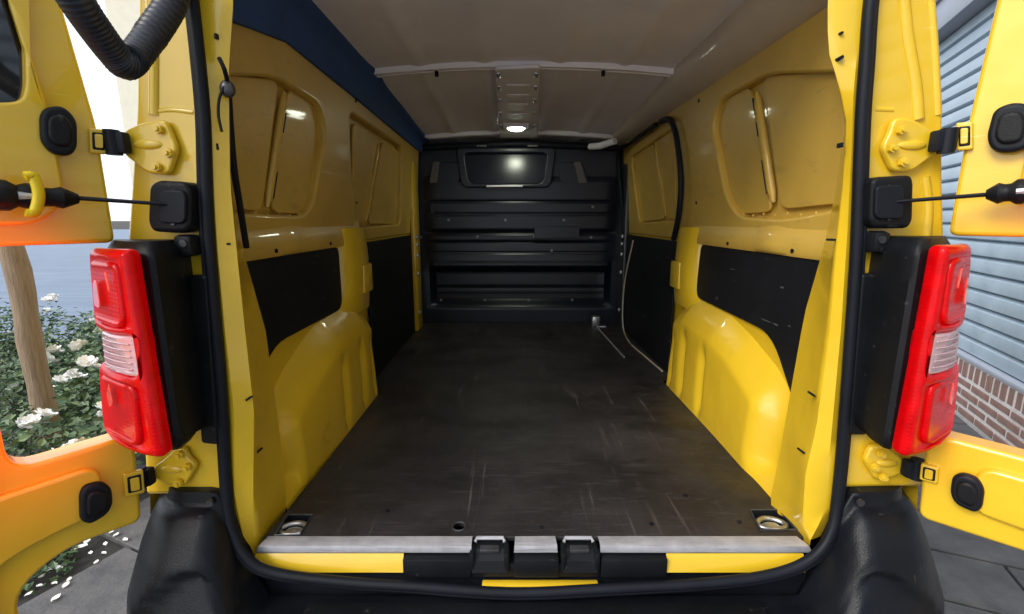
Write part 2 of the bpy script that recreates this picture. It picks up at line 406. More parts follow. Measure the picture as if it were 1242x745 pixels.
# slats
z = .40; prof = [(.075, 0), (.045, .012), (.042, .05), (.046, .09), (.07, .104), (.082, .112)]
smesh = None
while z < 2.84:
    if smesh is None:
        mb = MB(); mb.grid([[WD * S0 + WN * dd + Vector((0, 0, zz)) for dd, zz in prof], [WD * S1 + WN * dd + Vector((0, 0, zz)) for dd, zz in prof]])
        o = mb.build('slat', 'slat', bld, angle=30); smesh = o.data
    else:
        o = bpy.data.objects.new('slat', smesh); col.objects.link(o); o.parent = bld
    o.location = (0, 0, z); z += .1125
# bricks: a soldier course on top, three stretcher courses under it
def brick_mesh(l, h, dp):
    vs = [WD * a + WN * b + Vector((0, 0, c)) for a in (0, l) for b in (0, dp) for c in (0, h)]
    return MB().add(vs, [(0, 1, 3, 2), (4, 6, 7, 5), (0, 4, 5, 1), (2, 3, 7, 6), (0, 2, 6, 4), (1, 5, 7, 3)])
sm = None; s = -1.5; nb = 0
while s < 2.2:
    if sm is None: o = brick_mesh(.054, .100, .09).build('brick', 'brick', bld, bevel=.004, seg=1); sm = o.data
    else: o = bpy.data.objects.new('brick', sm); col.objects.link(o); o.parent = bld
    o.location = WD * s + WN * rs.uniform(0, .008) + Vector((0, 0, .262)); s += .078; nb += 1
sm = None
for k, zc in enumerate((.005, .069, .133, .197)):
    s = -1.6 + (k % 2) * .115
    while s < 2.2:
        if sm is None: o = brick_mesh(.213, .044, .09).build('brick', 'brick', bld, bevel=.004, seg=1); sm = o.data
        else: o = bpy.data.objects.new('brick', sm); col.objects.link(o); o.parent = bld
        o.location = WD * s + WN * rs.uniform(0, .006) + Vector((0, 0, zc)); s += .231; nb += 1

# ------------------------------------------------------------------ pale house across the road on the left
hs = tag(empty('pale_house', (-13.2, 17, 0)), 'tall pale rendered house across the road, seen as a strip beside the open left door', 'building')
MB().box((-1.15, 0, -.1), (6, 7, 9.5)).build('wall', 'render', hs)
MB().box((-1.3, -.25, 9.5), (6.2, 7.2, 9.75)).build('roof_edge', 'kerb', hs, bevel=.03)
for zz in (1.2, 4.0, 6.8):
    wf = MB().box((.6, -.05, zz), (1.8, .05, zz + 1.4)).build('window', 'kerb', hs, bevel=.01)
    MB().box((.7, -.06, zz + .1), (1.7, -.055, zz + 1.3)).build('pane', 'glass', wf)

# ------------------------------------------------------------------ wooden post
mb = MB(); pts = []
for i in range(14):
    zz = -.06 + 1.5 * i / 13
    pts.append((-2.45 + .006 * math.sin(i * .9), 1.3 + .004 * math.cos(i * 1.3), zz))
mb.tube(pts, [.048 + .003 * math.sin(i * 2.1) for i in range(14)], 16)
post = tag(mb.build('wooden_post', 'wood', angle=50), 'thick weathered round wooden post standing among the white roses', 'post')

# ------------------------------------------------------------------ rose bushes
def leaf_quads(mb, p, n, ln, wd, rr):
    """one folded leaf of four triangles"""
    n = n.normalized(); t = n.orthogonal().normalized(); t.rotate(Matrix.Rotation(rr, 3, n)); b = n.cross(t)
    fold = n * wd * .35
    a0 = p; a1 = p + t * ln * .5 - fold * .3; a2 = p + t * ln - n * ln * .15
    l_ = p + t * ln * .45 + b * wd * .5 + fold * .4; r_ = p + t * ln * .45 - b * wd * .5 + fold * .4
    mb.add([a0, l_, a1, a2, r_], [(0, 2, 1), (1, 2, 3), (0, 4, 2), (4, 3, 2)])
def make_rose_mesh(seed):
    rr = random.Random(seed); mb = MB()
    for ring, (cnt, rad, lift, ln) in enumerate(((6, .004, .55, .030), (6, .010, .9, .030), (5, .004, 1.25, .022))):
        for k in range(cnt):
            a = 2 * math.pi * (k + .5 * ring) / cnt + rr.uniform(-.2, .2)
            d = Vector((math.cos(a), math.sin(a), 0)); t = Vector((-d.y, d.x, 0)); e = lift + rr.uniform(-.15, .15)
            f = d * math.cos(e) + Vector((0, 0, math.sin(e)))
            p0 = d * rad; m = p0 + f * ln * .6; tip = p0 + f * ln + d * .006
            mb.add([p0, m + t * ln * .48, tip + t * ln * .3, tip - t * ln * .3, m - t * ln * .48, m - f.cross(t) * .004], [(0, 1, 5), (1, 2, 5), (2, 3, 5), (3, 4, 5), (4, 0, 5)])
    me = mb.build('rose', 'petal', None, angle=60)
    m = me.data; bpy.data.objects.remove(me); return m
rose_meshes = [make_rose_mesh(k) for k in range(3)]
def rose_bush(name, c, rx, ry, h, nleaf, nrose, label, seed, roses=()):
    rr = random.Random(seed)
    root = tag(empty(name, c), label, 'rose bush', 'white rose bushes in the bed left of the van')
    cl = []
    for _ in range(26):
        a = rr.uniform(0, 6.283); q = math.sqrt(rr.random())
        cl.append(Vector((math.cos(a) * q * rx, math.sin(a) * q * ry, rr.uniform(.25, 1) * h * (1 - .35 * q * q))))
    st = MB()
    for p in cl:
        b0 = Vector((p.x * .35, p.y * .35, -.06)); st.tube([b0, (b0 + p) / 2 + Vector((rr.uniform(-.03, .03), rr.uniform(-.03, .03), .03)), p], [.006, .0045, .003], 5, cap=False)
    st.build('stems', 'stem', root)
    for nm, mt, frac in (('foliage', 'leaf', .66), ('young_foliage', 'leaf_light', .34)):
        mb = MB()
        for _ in range(int(nleaf * frac)):
            p = rr.choice(cl); r_ = .13
            off = Vector((rr.gauss(0, 1), rr.gauss(0, 1), rr.gauss(0, .8))) * r_ * .62
            q = p + off
            if q.z < 0: q.z = rr.uniform(0, .06)
            n = Vector((rr.gauss(0, .6), rr.gauss(0, .6), 1)); sc = rr.uniform(.6, 1.25)
            leaf_quads(mb, q, n, .046 * sc, .030 * sc, rr.uniform(0, 6.28))
        o = mb.build(nm, mt, root, angle=0, weld=False); o['kind'] = 'stuff'
    for k in range(nrose):
        if k < len(roses): p = Vector(roses[k]) - Vector(c)
        else:
            q = rr.choice(cl); p = q + Vector((rr.uniform(-.12, .12), rr.uniform(-.12, .12), rr.uniform(.03, .12)))
        for j in range(rr.choice((1, 2, 3, 3)) if k >= len(roses) else 4):
            o = bpy.data.objects.new('rose', rr.choice(rose_meshes)); col.objects.link(o); o.parent = root
            o.location = p + Vector((rr.uniform(-.05, .05), rr.uniform(-.05, .05), rr.uniform(-.025, .025))) * (1 if j else 0)
            sc = rr.uniform(.7, 1.15); o.scale = (sc, sc, sc); o.rotation_euler = (rr.uniform(.1, .9), rr.uniform(-.5, .1), rr.uniform(0, 6.28))
    return root
rose_bush('rose_bush', (-2.35, 1.0, -.06), .42, .34, .50, 2600, 5, 'nearest white rose bush, low down beside the lower part of the open left door', 11,
          roses=[U(38, 512, 'y', 1.0), U(140, 500, 'y', 1.05), U(90, 545, 'y', .9)])
rose_bush('rose_bush', (-2.35, 1.75, -.06), .5, .42, .60, 2800, 7, 'rose bush with a big white bloom cluster beside the left tail light, behind the post', 12,
          roses=[U(117, 440, 'y', 1.6), U(90, 455, 'y', 1.6), U(70, 425, 'y', 1.8), U(100, 418, 'y', 1.9)])
rose_bush('rose_bush', (-3.35, 2.2, -.06), .65, .55, .60, 3200, 9, 'white rose bush right behind the wooden post, between the near and far bushes', 13)
rose_bush('rose_bush', (-3.5, 3.4, -.06), 1.0, .6, .62, 4200, 12, 'farthest white rose bush, its top standing against the grey road', 14, roses=[U(64, 362, 'y', 3.0)])
rose_bush('rose_bush', (-4.9, 3.2, -.06), .8, .6, .60, 3000, 6, 'white rose bush in the far left corner of the bed, left of the wooden post', 15)
# low plant at the pavement edge and the fallen petals
mb = MB(); rr = random.Random(5)
for _ in range(420):
    a = rr.uniform(0, 6.283); q = math.sqrt(rr.random())
    leaf_quads(mb, Vector((math.cos(a) * q * .24, math.sin(a) * q * .16, rr.uniform(.005, .09) * (1.1 - q))), Vector((rr.gauss(0, .5), rr.gauss(0, .5), 1)), .035, .022, rr.uniform(0, 6.28))
o = mb.build('ground_plant', 'leaf', angle=0, weld=False); o.location = (-2.0, .62, 0)
tag(o, 'small low green plant growing at the pavement edge below the open left door', 'plant')
pm = None
petal_px = [(141, 650), (152, 656), (110, 672), (117, 683), (100, 664), (126, 672), (48, 712), (66, 709), (80, 711), (68, 727), (90, 668), (60, 694), (72, 690), (128, 661), (135, 647), (97, 640), (35, 722), (84, 704), (52, 700), (106, 658)]
for k, (px, py) in enumerate(petal_px):
    if pm is None:
        mb = MB(); rows = []
        for i in range(5):
            wd = (.004, .010, .013, .010, .003)[i]; y = -.02 + .01 * i
            rows.append([(-wd, y, .004 + .004 * abs(i - 2) / 2), (0, y, .001), (wd, y, .005)])
        mb.grid(rows); o = mb.build('rose_petal', 'petal'); pm = o.data
    else: o = bpy.data.objects.new('rose_petal', pm); col.objects.link(o)
    p = U(px, py, 'z', 0); o.location = (p.x, p.y, .004); o.rotation_euler = (rr.uniform(-.15, .15), rr.uniform(-.15, .15), rr.uniform(0, 6.28)); sc = rr.uniform(.5, .95); o.scale = (sc, sc, sc)
    tag(o, 'white rose petal fallen on the grey paving below the open left door', 'petal', 'fallen white petals on the paving')

# ================================================================== VAN
van = tag(empty('van', (0, 0, 0)), 'yellow panel van seen from behind, both rear doors open on its empty load bay', 'van')
FZ = .60                                                            # load floor

# outer skin
SK = [(.32, .88), (.60, .895), (.80, .87), (1.0, .84), (1.28, .80), (1.5, .768), (1.72, .728), (1.86, .69), (1.94, .63), (1.985, .5), (2.0, .25), (2.005, 0)]
def hw(zz): return interp(zz, SK)
ring = [(x, zz) for zz, x in SK]; ring = [(-x, zz) for x, zz in ring] + [(x, zz) for x, zz in ring[::-1]][1:]
mb = MB(); rows = []
for y, k in ((.03, 1), (.6, 1.0), (1.6, 1.01), (2.6, 1.0)): rows.append([(x * k, y, zz) for x, zz in ring])
mb.grid(rows); n0 = len(rows[0]) * 3
mb.f.append(tuple(n0 + i for i in range(len(ring))))
mb.box((-.86, .03, .33), (.86, 2.55, .36))
mb.build('body_skin', 'yellow', van)

# ---- rear pillars: flange, and return running into the load bay
def col_pts(lst, Y, top=None):
    ps = [U(x, y, 'y', Y) for x, y in lst]
    p = ps[0].copy(); p.z = 1.97; p.x *= .97; ps.insert(0, p)
    return resample(ps, 34)
def pillar(side, seal, corner, inner, slots, marks):
    a = col_pts(seal, -.006); b = col_pts(corner, .012); c = col_pts(inner, .15)
    bx = [p + Vector((side * .004, .003, 0)) for p in b]
    b2 = [p.lerp(q, .12) + Vector((-side * .001, 0, 0)) for p, q in zip(b, c)]
    for cl_ in (b, b2, c):
        cl_.append(cl_[-1] + Vector((side * .004, 0, -.03)))
    a.append(a[-1].copy()); 
    d = [Vector((side * .80, .15, p.z)) for p in c]
    e = [p + Vector((side * .03, .012, 0)) for p in a]
    mb = MB(); mb.grid([e, a, [p.lerp(q, .9) for p, q in zip(a, b)], b, b2, [p.lerp(q, .5) + Vector((side * .004, 0, 0)) for p, q in zip(b, c)], c, d])
    o = mb.build('rear_pillar', 'yellow', van, angle=50)
    for (px, py, ww, hh, rot, Y) in slots:
        p = U(px, py, 'y', Y)
        t = Matrix.Translation(p) @ Matrix.Rotation(R(rot), 4, 'Y')
        MB().box((-ww * .75, -.0025, -hh * .75), (ww * .75, .012, hh * .75), t).build('slot_hole', 'rubber', o, bevel=.001)
    return o
pillar(-1, [(243, 0), (250, 90), (257, 150), (259, 220), (263, 295), (273, 400), (284, 500), (284, 600), (296, 655)],
       [(283, 0), (277, 90), (278, 150), (279, 220), (286, 295), (297, 400), (308, 500), (307, 600), (311, 664)],
       [(284, 0), (279, 90), (280, 150), (282, 215), (291, 290), (322, 400), (336, 500), (343, 560), (347, 608)],
       [(262, 44, .0035, .006, 0, .0), (264, 178, .0025, .008, 0, .0), (276, 296, .007, .003, 0, .005), (301, 484, .008, .003, -35, .005), (313, 548, .008, .003, -40, .03)], 0)
pillar(1, [(1046, 0), (1040, 60), (1035, 113), (1033, 180), (1028, 278), (1020, 400), (1009, 520), (1004, 573), (1001, 622), (983, 655)],
       [(1004, 0), (1004, 60), (1018, 105), (1027, 150), (1022, 226), (1014, 300), (1006, 400), (990, 520), (977, 573), (973, 636), (981, 655)],
       [(1004, 0), (1004, 60), (1018, 105), (1025, 150), (1015, 226), (999, 300), (976, 380), (958, 480), (947, 545), (935, 601)],
       [(1020, 70, .006, .004, -30, .0), (1021, 40, .003, .003, 0, .0), (1021, 176, .003, .006, 0, .0), (1010, 291, .008, .003, 0, .02), (986, 479, .008, .003, 35, .02), (973, 548, .008, .003, 35, .03)], 0)

# ---- side walls. x of the wall plane leans in above the belt
def wx(zz, base): return base - .069 * max(0, zz - 1.25)
def wallpt(px, py, side, base):
    n = Vector((side, 0, .069)); return onplane(px, py, (side * base, 0, 1.25), n)
def side_wall(side, base, holeA, holeB, pA, pB, belt, top):
    mp = lambda off: (lambda u, v, ww: (side * (wx(v, base) + off + ww), u, v))
    hA = rnd([(wallpt(x, y, side, base).y, wallpt(x, y, side, base).z) for x, y in holeA], .07)
    hB = rnd([(wallpt(x, y, side, base).y, wallpt(x, y, side, base).z) for x, y in holeB], .05)
    out = rnd([(.10, belt), (2.26, belt), (2.26, top), (.10, top)], .01)
    o = plate('side_panel', out, [hA, hB], .046, .011, mp(.023), 'yellow_shaded', van, seg=3)
    # outer skin blanks behind the two openings
    for lst, nm in ((pA, 'A'), (pB, 'B')):
        for ring in lst:
            ps = [wallpt(x, y, side, base + .024) for x, y in ring]
            plate('window_blank', rnd([(p.y, p.z) for p in ps], .04), [], .010, .003, mp(.026), 'yellow_shaded', o)
    MB().grid([[(side * (wx(zz, base) + .036), y, zz) for zz in (belt, 1.5, top)] for y in (.1, 2.26)]).build('outer_panel', 'yellow_shaded', o)
    return o
wl = side_wall(-1, .70, [(262, 92), (335, 93), (389, 128), (396, 160), (381, 245), (369, 262), (318, 260), (262, 255)], [(424, 135), (488, 178), (486, 272), (430, 276)],
          [[(262, 90), (337, 97), (317, 257), (268, 252)], [(349, 105), (389, 131), (393, 153), (379, 240), (369, 260), (329, 258)]],
          [[(428, 148), (459, 172), (443, 271), (428, 272)], [(463, 172), (486, 186), (480, 272), (447, 272)]], 1.238, 1.85)
wr = side_wall(1, .72, [(1030, 88), (930, 90), (872, 122), (863, 150), (880, 240), (896, 263), (950, 266), (1030, 250)], [(820, 152), (765, 190), (775, 270), (818, 268)],
          [[(1030, 86), (926, 92), (948, 254), (1030, 246)], [(911, 105), (872, 122), (866, 145), (880, 238), (896, 260), (937, 257)]],
          [[(818, 152), (795, 169), (809, 265), (820, 266)], [(792, 171), (766, 192), (779, 269), (806, 266)]], 1.238, 1.85)
# posts between the blanks, each with pressed slots
def post_bar(side, base, par, a, b, wd, slots):
    p = wallpt(*a, side, base + .018); q = wallpt(*b, side, base + .018)
    p = Vector((p.x, p.y, p.z)); q = Vector((q.x, q.y, q.z))
    mb = MB(); mb.tube([p, p.lerp(q, .1), p.lerp(q, .5), p.lerp(q, .9), q], [wd * .5, wd, wd, wd, wd * .5], 10, flat=1.2, up=Vector((side, 0, 0)))
    o = mb.build('window_post', 'yellow_shaded', par, angle=60)
    for t0, t1 in slots:
        a_, b_ = p.lerp(q, t0), p.lerp(q, t1); off = Vector((-side * wd * .7, wd * .9, 0))
        MB().tube([a_ + off, b_ + off], .0035, 6).build('slot_hole', 'rubber', van)
post_bar(-1, .70, wl, (345, 112), (324, 252), .010, ((.18, .35), (.7, .92)))
post_bar(-1, .70, wl, (459, 174), (444, 268), .009, ())
post_bar(1, .72, wr, (918, 112), (938, 246), .012, ((.05, .2), (.27, .4), (.62, .92)))
post_bar(1, .72, wr, (795, 172), (808, 262), .009, ())
# belt ledge: sloping step under the openings with pressed dimples
for side, base in ((-1, .70), (1, .72)):
    mb = MB(); rows = []
    for i in range(30):
        y = .12 + (1.05 - .12) * i / 29; k = .012 * math.exp(-((y - .45) / .05) ** 2)
        rows.append([(side * (base + .02), y, 1.335), (side * (base - .001), y, 1.325), (side * (base - .012 - k), y, 1.262), (side * (base - .014 - k * .5), y, 1.244), (side * (base - .010), y, 1.234), (side * (base + .02), y, 1.234)])
    mb.grid(rows); mb.build('belt_ledge', 'yellow_shaded', van, angle=60)

# lower side skins and black boards
def lower(side, base, board_a, board_b):
    MB().grid([[(side * (base + .006), y, zz) for zz in (FZ - .03, 1.24)] for y in (.1, 2.28)]).build('lower_side', 'yellow', van)
    for lst in (board_a, board_b):
        ps = [U(x, y, 'x', side * (base - .004)) for x, y in lst]
        plate('lining_board', rnd([(p.y, p.z) for p in ps], .03), [], .007, .0025, lambda u, v, ww: (side * (base - .001 + ww), u, v), 'liner', van)
lower(-1, .70, [(285, 301), (411, 301), (415, 374), (360, 398), (318, 462), (296, 470)], [])if False else None
def boards(side, base, lst):
    ps = [U(x, y, 'x', side * (base - .006)) for x, y in lst]
    return plate('lining_board', rnd([(p.y, p.z) for p in ps], [.002, .03, .05, .08, .05, .01][:len(ps)] + [.01] * max(0, len(ps) - 6)), [], .007, .0025, lambda u, v, ww: (side * (base - .002 + ww), u, v), 'liner', van)
for side, base in ((-1, .70), (1, .72)):
    MB().grid([[(side * (base + .006), y, zz) for zz in (FZ - .03, 1.24)] for y in (.1, 2.28)]).build('lower_side', 'yellow', van)
ba = boards(-1, .70, [(285, 300), (411, 300), (416, 374), (330, 420), (300, 520), (280, 520)])
bb = boards(1, .72, [(1010, 296), (850, 296), (843, 360), (935, 405), (985, 560), (1010, 560)])
for px, py in ((870, 362), (920, 303)):
    p = U(px, py, 'x', .712); MB().cyl(p, (-1, 0, 0), .006, .004).build('rivet', 'dark_steel', bb)
# front lower boards reach the wide floor
def fboard(side, x, pts):
    return plate('lining_board', rnd(pts, .02), [], .008, .003, lambda u, v, ww: (side * (x + ww), u, v), 'liner', van)
fboard(-1, .69, [(1.11, 1.235), (2.02, 1.235), (2.02, .59), (1.11, .59)])
fboard(1, .705, [(1.20, 1.235), (2.12, 1.235), (2.12, .59), (1.20, .59)])

for side, base in ((-1, .70), (1, .72)):
    mb = MB()
    for k in range(14):
        y = .2 + k * .062; mb.cyl((side * (base - .001), y, 1.345 + .004 * (k % 2)), (-side, 0, .07), .005, .0022, 10, r2=.002)
    for k in range(9):
        zz = 1.33 + k * .055; mb.cyl((side * (wx(zz, base) - .001), 1.04, zz), (-side, 0, .07), .005, .0022, 10, r2=.002)
    mb.build('spot_welds', 'yellow_shaded', van, angle=50)
    for y, zz, rr_ in ((.32, 1.25, .006), (.70, 1.25, .006), (1.0, 1.79, .008), (1.62, 1.79, .007), (1.02, 1.40, .006)):
        MB().cyl((side * (wx(zz, base) - (.014 if zz < 1.3 else -.001)), y, zz), (-side, 0, 0), rr_, .003, 12).build('blind_plug', 'rubber', van)

# wheel arches: rounded boxes pressed inwards, with flutes on the inner face
def wheel_arch(side, xin, xw, y0, y1, H, xn):
    NY, NV = 110, 40; rows = []
    for i in range(NY + 1):
        y = y0 + (y1 - y0) * i / NY; h = interp(y, H)
        t_end = sstep(y1, y1 - .10, y); t_beg = sstep(y0 - .05, y0 + .42, y)
        xi = lerp(xw - .01, lerp(xn, xin, sstep(.15, .6, y)), t_end)
        zi = lerp(FZ + .04, FZ + (h - FZ) * .73, min(1, .75 + .25 * t_beg))       # where the inner face starts to turn over
        xu = lerp(xw - .03, xi, sstep(y0 + .055 + (.05 if side > 0 else 0), y0 + .13 + (.07 if side > 0 else 0), y))                        # the near end rounds back to the wall above the floor
        r = []
        for j in range(NV + 1):
            v = j / NV
            if v < .5:
                q = v / .5; zz = lerp(FZ - .01, zi, q); x = lerp(xi, xu, sstep(.0, .42, q)) + .012 * q * q
                for yc, am in ((y1 - .12, .018), (y1 - .25, .022), (y1 - .44, .018)):
                    x += am * math.exp(-((y - yc - .02 * q) / .021) ** 2) * sstep(0, .25, q) * sstep(1.0, .7, q)
            else:
                q = (v - .5) / .5; a = q * math.pi / 2
                x = xu + .012 + (xw + .01 - xu - .012) * q ** 1.1
                zz = zi + (h - zi) * q ** .8
            r.append((side * x, y, zz))
        rows.append(r)
    mb = MB(); mb.grid(rows); return mb.build('wheel_arch', 'yellow', van, angle=70)
HL = [(.10, .74), (.20, .82), (.26, .86), (.36, .915), (.5, .965), (.65, 1.003), (.8, 1.012), (.92, 1.02), (1.0, .99), (1.04, .93), (1.07, .84), (1.09, .74), (1.10, .62)]
wheel_arch(-1, .618, .70, .15, 1.02, [(y * .93, h) for y, h in HL], .634)
wheel_arch(1, .640, .72, .15, 1.13, [(y * 1.03, h) for y, h in HL], .632)
# pillar between the boards: a raised box section with a bracket on it
def mid_pillar(side, base, yb0, yb1, yt0, yt1):
    rows = []
    for i in range(21):
        q = i / 20; zz = lerp(.96, 1.30, q); d = .028 + .012 * math.sin(q * 3.14) ; a = lerp(yb0, yt0, q); b = lerp(yb1, yt1, q)
        spread = .10 * (1 - sstep(0, .25, q)) 
        rows.append([(side * (base + .008), a - spread, zz), (side * (base - d * .45), a + .012 - spread * .4, zz), (side * (base - d), a + .05, zz), (side * (base - d), b - .06, zz), (side * (base - d * .6), b - .015, zz), (side * (base + .01), b, zz)])
    mb = MB(); mb.grid(rows); o = mb.build('middle_pillar', 'yellow', van, angle=50)
    p = Vector((side * (base - .034), lerp(yb0, yb1, .7), 1.08))
    MB().box((-.012, -.055, -.05), (.012, .055, .07), Matrix.Translation(p)).build('bracket', 'yellow', o, bevel=.008)
    for dz in (-.02, .02): MB().cyl(p + Vector((-side * .012, .01, dz + .10)), (-side, 0, 0), .006, .004).build('hole', 'rubber', van)
    return o
mid_pillar(-1, .70, .80, 1.10, .83, 1.10)
mid_pillar(1, .72, .95, 1.20, .97, 1.20)
# front posts beside the bulkhead, with lugs
for side, x, y in ((-1, .695, 2.05), (1, .715, 2.14)):
    o = MB().box((min(side * x, side * (x - .025)), y, FZ), (max(side * x, side * (x - .025)), y + .16, 1.80)).build('front_post', 'yellow' if side < 0 else 'dark_steel', van, bevel=.006)
    for zz in (.72, .98, 1.10, 1.17, 1.22): MB().box((side * (x - .03) - .006, y + .03, zz - .012), (side * (x - .03) + .006, y + .06, zz + .012)).build('lug', 'steel', o, bevel=.003)
# sliding door opening on the right: black seal and lower edge
sp = [(757, 292), (754, 240), (751, 186), (764, 174), (779, 163), (807, 145), (817, 154), (823, 185), (826, 225), (823, 262), (817, 290)]
ps = [wallpt(x, y, 1, .695) for x, y in sp]
MB().tube(smooth(ps, 5), .013, 8).build('side_door_seal', 'rubber', van, angle=60)
sp = [U(768, 292, 'x', .69), U(758, 340, 'x', .69), U(755, 380, 'x', .685), U(757, 402, 'z', FZ + .012), U(764, 416, 'z', FZ + .012), U(782, 432, 'z', FZ + .012), U(803, 450, 'z', FZ + .012)]
MB().tube(smooth(sp, 6), .005, 6).build('door_edge_strip', 'taupe', van, angle=60)
p0, p1 = U(724, 397, 'z', FZ + .006), U(757, 434, 'z', FZ + .006)
MB().tube([p0 + Vector((.06, 0, 0)), p0, p1], .008, 6, flat=.5, up=Vector((0, 0, 1))).build('floor_edge_strip', 'alu', van)
MB().tube([U(716, 178, 'y', 2.2), U(728, 177, 'y', 2.1), U(746, 171, 'y', 2.0)], .02, 10).build('roof_duct_end', 'roof', van)

# ---- roof
def zr(x, y): return interp(y, [(0, 1.955), (1.1, 1.935), (2.3, 1.868), (2.6, 1.86)]) + .035 * (1 - (x / .66) ** 2) - .035
rows = []; NX = 66
for i in range(41):
    y = .0 + 2.55 * i / 40; r = []
    for j in range(NX + 1):
        x = -.68 + 1.36 * j / NX
        dz = 0
        for xc in (-.42, -.16, .14, .40): dz -= .008 * math.exp(-((x - xc) / .022) ** 2)
        dz += .006 * mnoise.noise(Vector((x * 3, y * 2, 0)))
        r.append((x, y, zr(x, y) + dz + .02))
    rows.append(r)
MB().grid(rows).build('roof_panel', 'roof', van, angle=60)
def bow(y, half, wdt, dep, x0=0):
    rows = []
    for i in range(41):
        x = x0 - half + 2 * half * i / 40; zz = zr(x, y) + .022
        e = sstep(half, half - .03, abs(x - x0)) ; d_ = dep * (.4 + .6 * e)
        rows.append([(x, y - wdt, zz), (x, y - wdt * .8, zz - d_), (x, y - wdt * .25, zz - d_ * 1.05), (x, y - wdt * .1, zz - d_ * .7), (x, y + wdt * .1, zz - d_ * .7), (x, y + wdt * .25, zz - d_ * 1.05), (x, y + wdt * .8, zz - d_), (x, y + wdt, zz)])
    o = MB().grid(rows).build('roof_bow', 'roof', van, angle=50); return o
rb = bow(1.10, .655, .030, .020, .02)
for px in (530, 731, 823):
    p = U(px, 89, 'z', 1.92); MB().cyl((p.x, p.y - .01, zr(p.x, 1.1) - .02), (0, 0, 1), .008, .02).build('hole', 'rubber', rb)
bow(2.22, .62, .028, .022)
# rails where walls meet the roof: dark cloth on the left, painted on the right
rows = []
for i in range(31):
    y = .02 + 2.45 * i / 30; zt = zr(-.62, y) + .01; k = interp(y, [(.02, 1.735), (.15, 1.752), (.27, 1.775), (.43, 1.803), (1.0, 1.795), (2.1, 1.772), (2.5, 1.77)])
    wig = .012 * math.exp(-((y - 1.12) / .1) ** 2)
    rows.append([(-.69, y, k - .002), (-.652, y, k), (-.645 + .003 * math.sin(y * 9), y, k + .02), (-.642, y, k + .07), (-.628 + wig, y, zt - .012), (-.612 + wig, y, zt), (-.606 + wig, y, zt + .03)])
MB().grid(rows).build('cant_rail_trim', 'navy', van, angle=60)
rows = []
for i in range(31):
    y = .02 + 2.45 * i / 30; zt = zr(.62, y) + .012
    rows.append([(.72, y, 1.80)] + [(lerp(.692, .60, math.sin(a) ** 1.2), y, lerp(1.815, zt, 1 - math.cos(a))) for a in [q * math.pi / 16 for q in range(9)]] + [(.60, y, zt + .03)])
MB().grid(rows).build('cant_rail', 'taupe', van, angle=60)

# ---- cargo lamp on the roof
lr = U(626, 150, 'z', 1.868); 
lamp = MB()
def rp(px, py): p = U(px, py, 'z', 1.885); return p
ring_ = [rp(600, 97), (rp(655, 95)), rp(652, 162), rp(606, 162)]
tilt = lambda u, v, ww: (u, v, zr(u, v) - .004 + ww)
lampo = plate('cargo_lamp', rnd([(p.x, p.y) for p in ring_], .02), [], .016, .005, tilt, 'roof', van)
for i in range(5):
    for px0, px1 in ((603, 655), (604, 654)):
        t = i / 4; px = lerp(px0, px0 + 3, t) if px0 == 603 else lerp(px1 - 2, px1 - 4, t)
        p = rp(px + (2 if px0 == 603 else -2), lerp(102, 150, t)); MB().box((p.x - .008, p.y - .03, zr(p.x, p.y) - .018), (p.x + .008, p.y + .03, zr(p.x, p.y) - .010)).build('clip', 'steel', lampo, bevel=.002)
for i in range(4):
    p = rp(628, 112 + i * 9); MB().box((p.x - .05, p.y - .012, zr(p.x, p.y) - .016), (p.x + .05, p.y + .012, zr(p.x, p.y) - .011)).build('rib', 'roof', lampo, bevel=.002)
p = rp(626, 151)
lz = zr(p.x, p.y) - .03
mb = MB().ellipsoid((p.x, p.y, lz + .012), .055, .05, .022, 18, 8); mb.build('lamp_lens', 'lamp', lampo, angle=80)
MB().box((p.x - .075, p.y - .07, lz + .005), (p.x + .075, p.y + .07, lz + .03)).build('lamp_body', 'roof', lampo, bevel=.006)
ld = bpy.data.lights.new('cargo_lamp_light', 'AREA'); ld.shape = 'DISK'; ld.size = .09; ld.energy = .45; ld.color = (.95, 1, .82)
lo = bpy.data.objects.new('cargo_lamp_light', ld); col.objects.link(lo); lo.location = (p.x, p.y, lz - .02); lo.parent = lampo

# ---- bulkhead
BY = 2.30
prof = []
grooves = [(244.6, .012, 2.5), (260, .012, 2.5), (282, .02, 4), (293.5, .010, 2), (306.5, .010, 2), (323, -.02, 8), (349.6, .01, 2), (359, .01, 2)]
rows = []
for i in range(150):
    py = 172 + (396 - 172) * i / 149; p = U(621, py, 'y', BY); r = []
    for j in range(41):
        x = -.74 + 1.46 * j / 40; px = (x - (-.74)) / 1.46
        y = BY
        e = sstep(.07, .10, px) * sstep(.95, .92, px)
        for gy, d, wd in grooves: y += d * math.exp(-((py - gy) / (wd * .6)) ** 2) * e
        if 215 < py < 325: y -= .018 * e * sstep(212, 222, py) * sstep(326, 318, py)
        y += .07 * sstep(322, 332, py) * e * sstep(375, 362, py)
        r.append((x, y, p.z))
    rows.append(r)
bk = MB().grid(rows).build('bulkhead', 'bulk', van, angle=30)
def bpt(px, py, Y=BY): return U(px, py, 'y', Y)
def bplate(name, ring, rr_, th, bv, Y, m, holes=(), tilt=0):
    ps = [bpt(x, y, Y) for x, y in ring]; hs_ = [rnd([(bpt(x, y, Y).x, bpt(x, y, Y).z) for x, y in h], rr_ * .8) for h in holes]
    zc = sum(p.z for p in ps) / len(ps)
    return plate(name, rnd([(p.x, p.z) for p in ps], rr_), hs_, th, bv, lambda u, v, ww: (u, Y + ww + tilt * (v - zc), v), m, bk)
bplate('window_frame', [(552, 179), (675, 179), (668, 228), (560, 228)], .05, .03, .010, BY - .02, 'bulk', [[(563, 186), (664, 186), (658, 223), (569, 223)]])
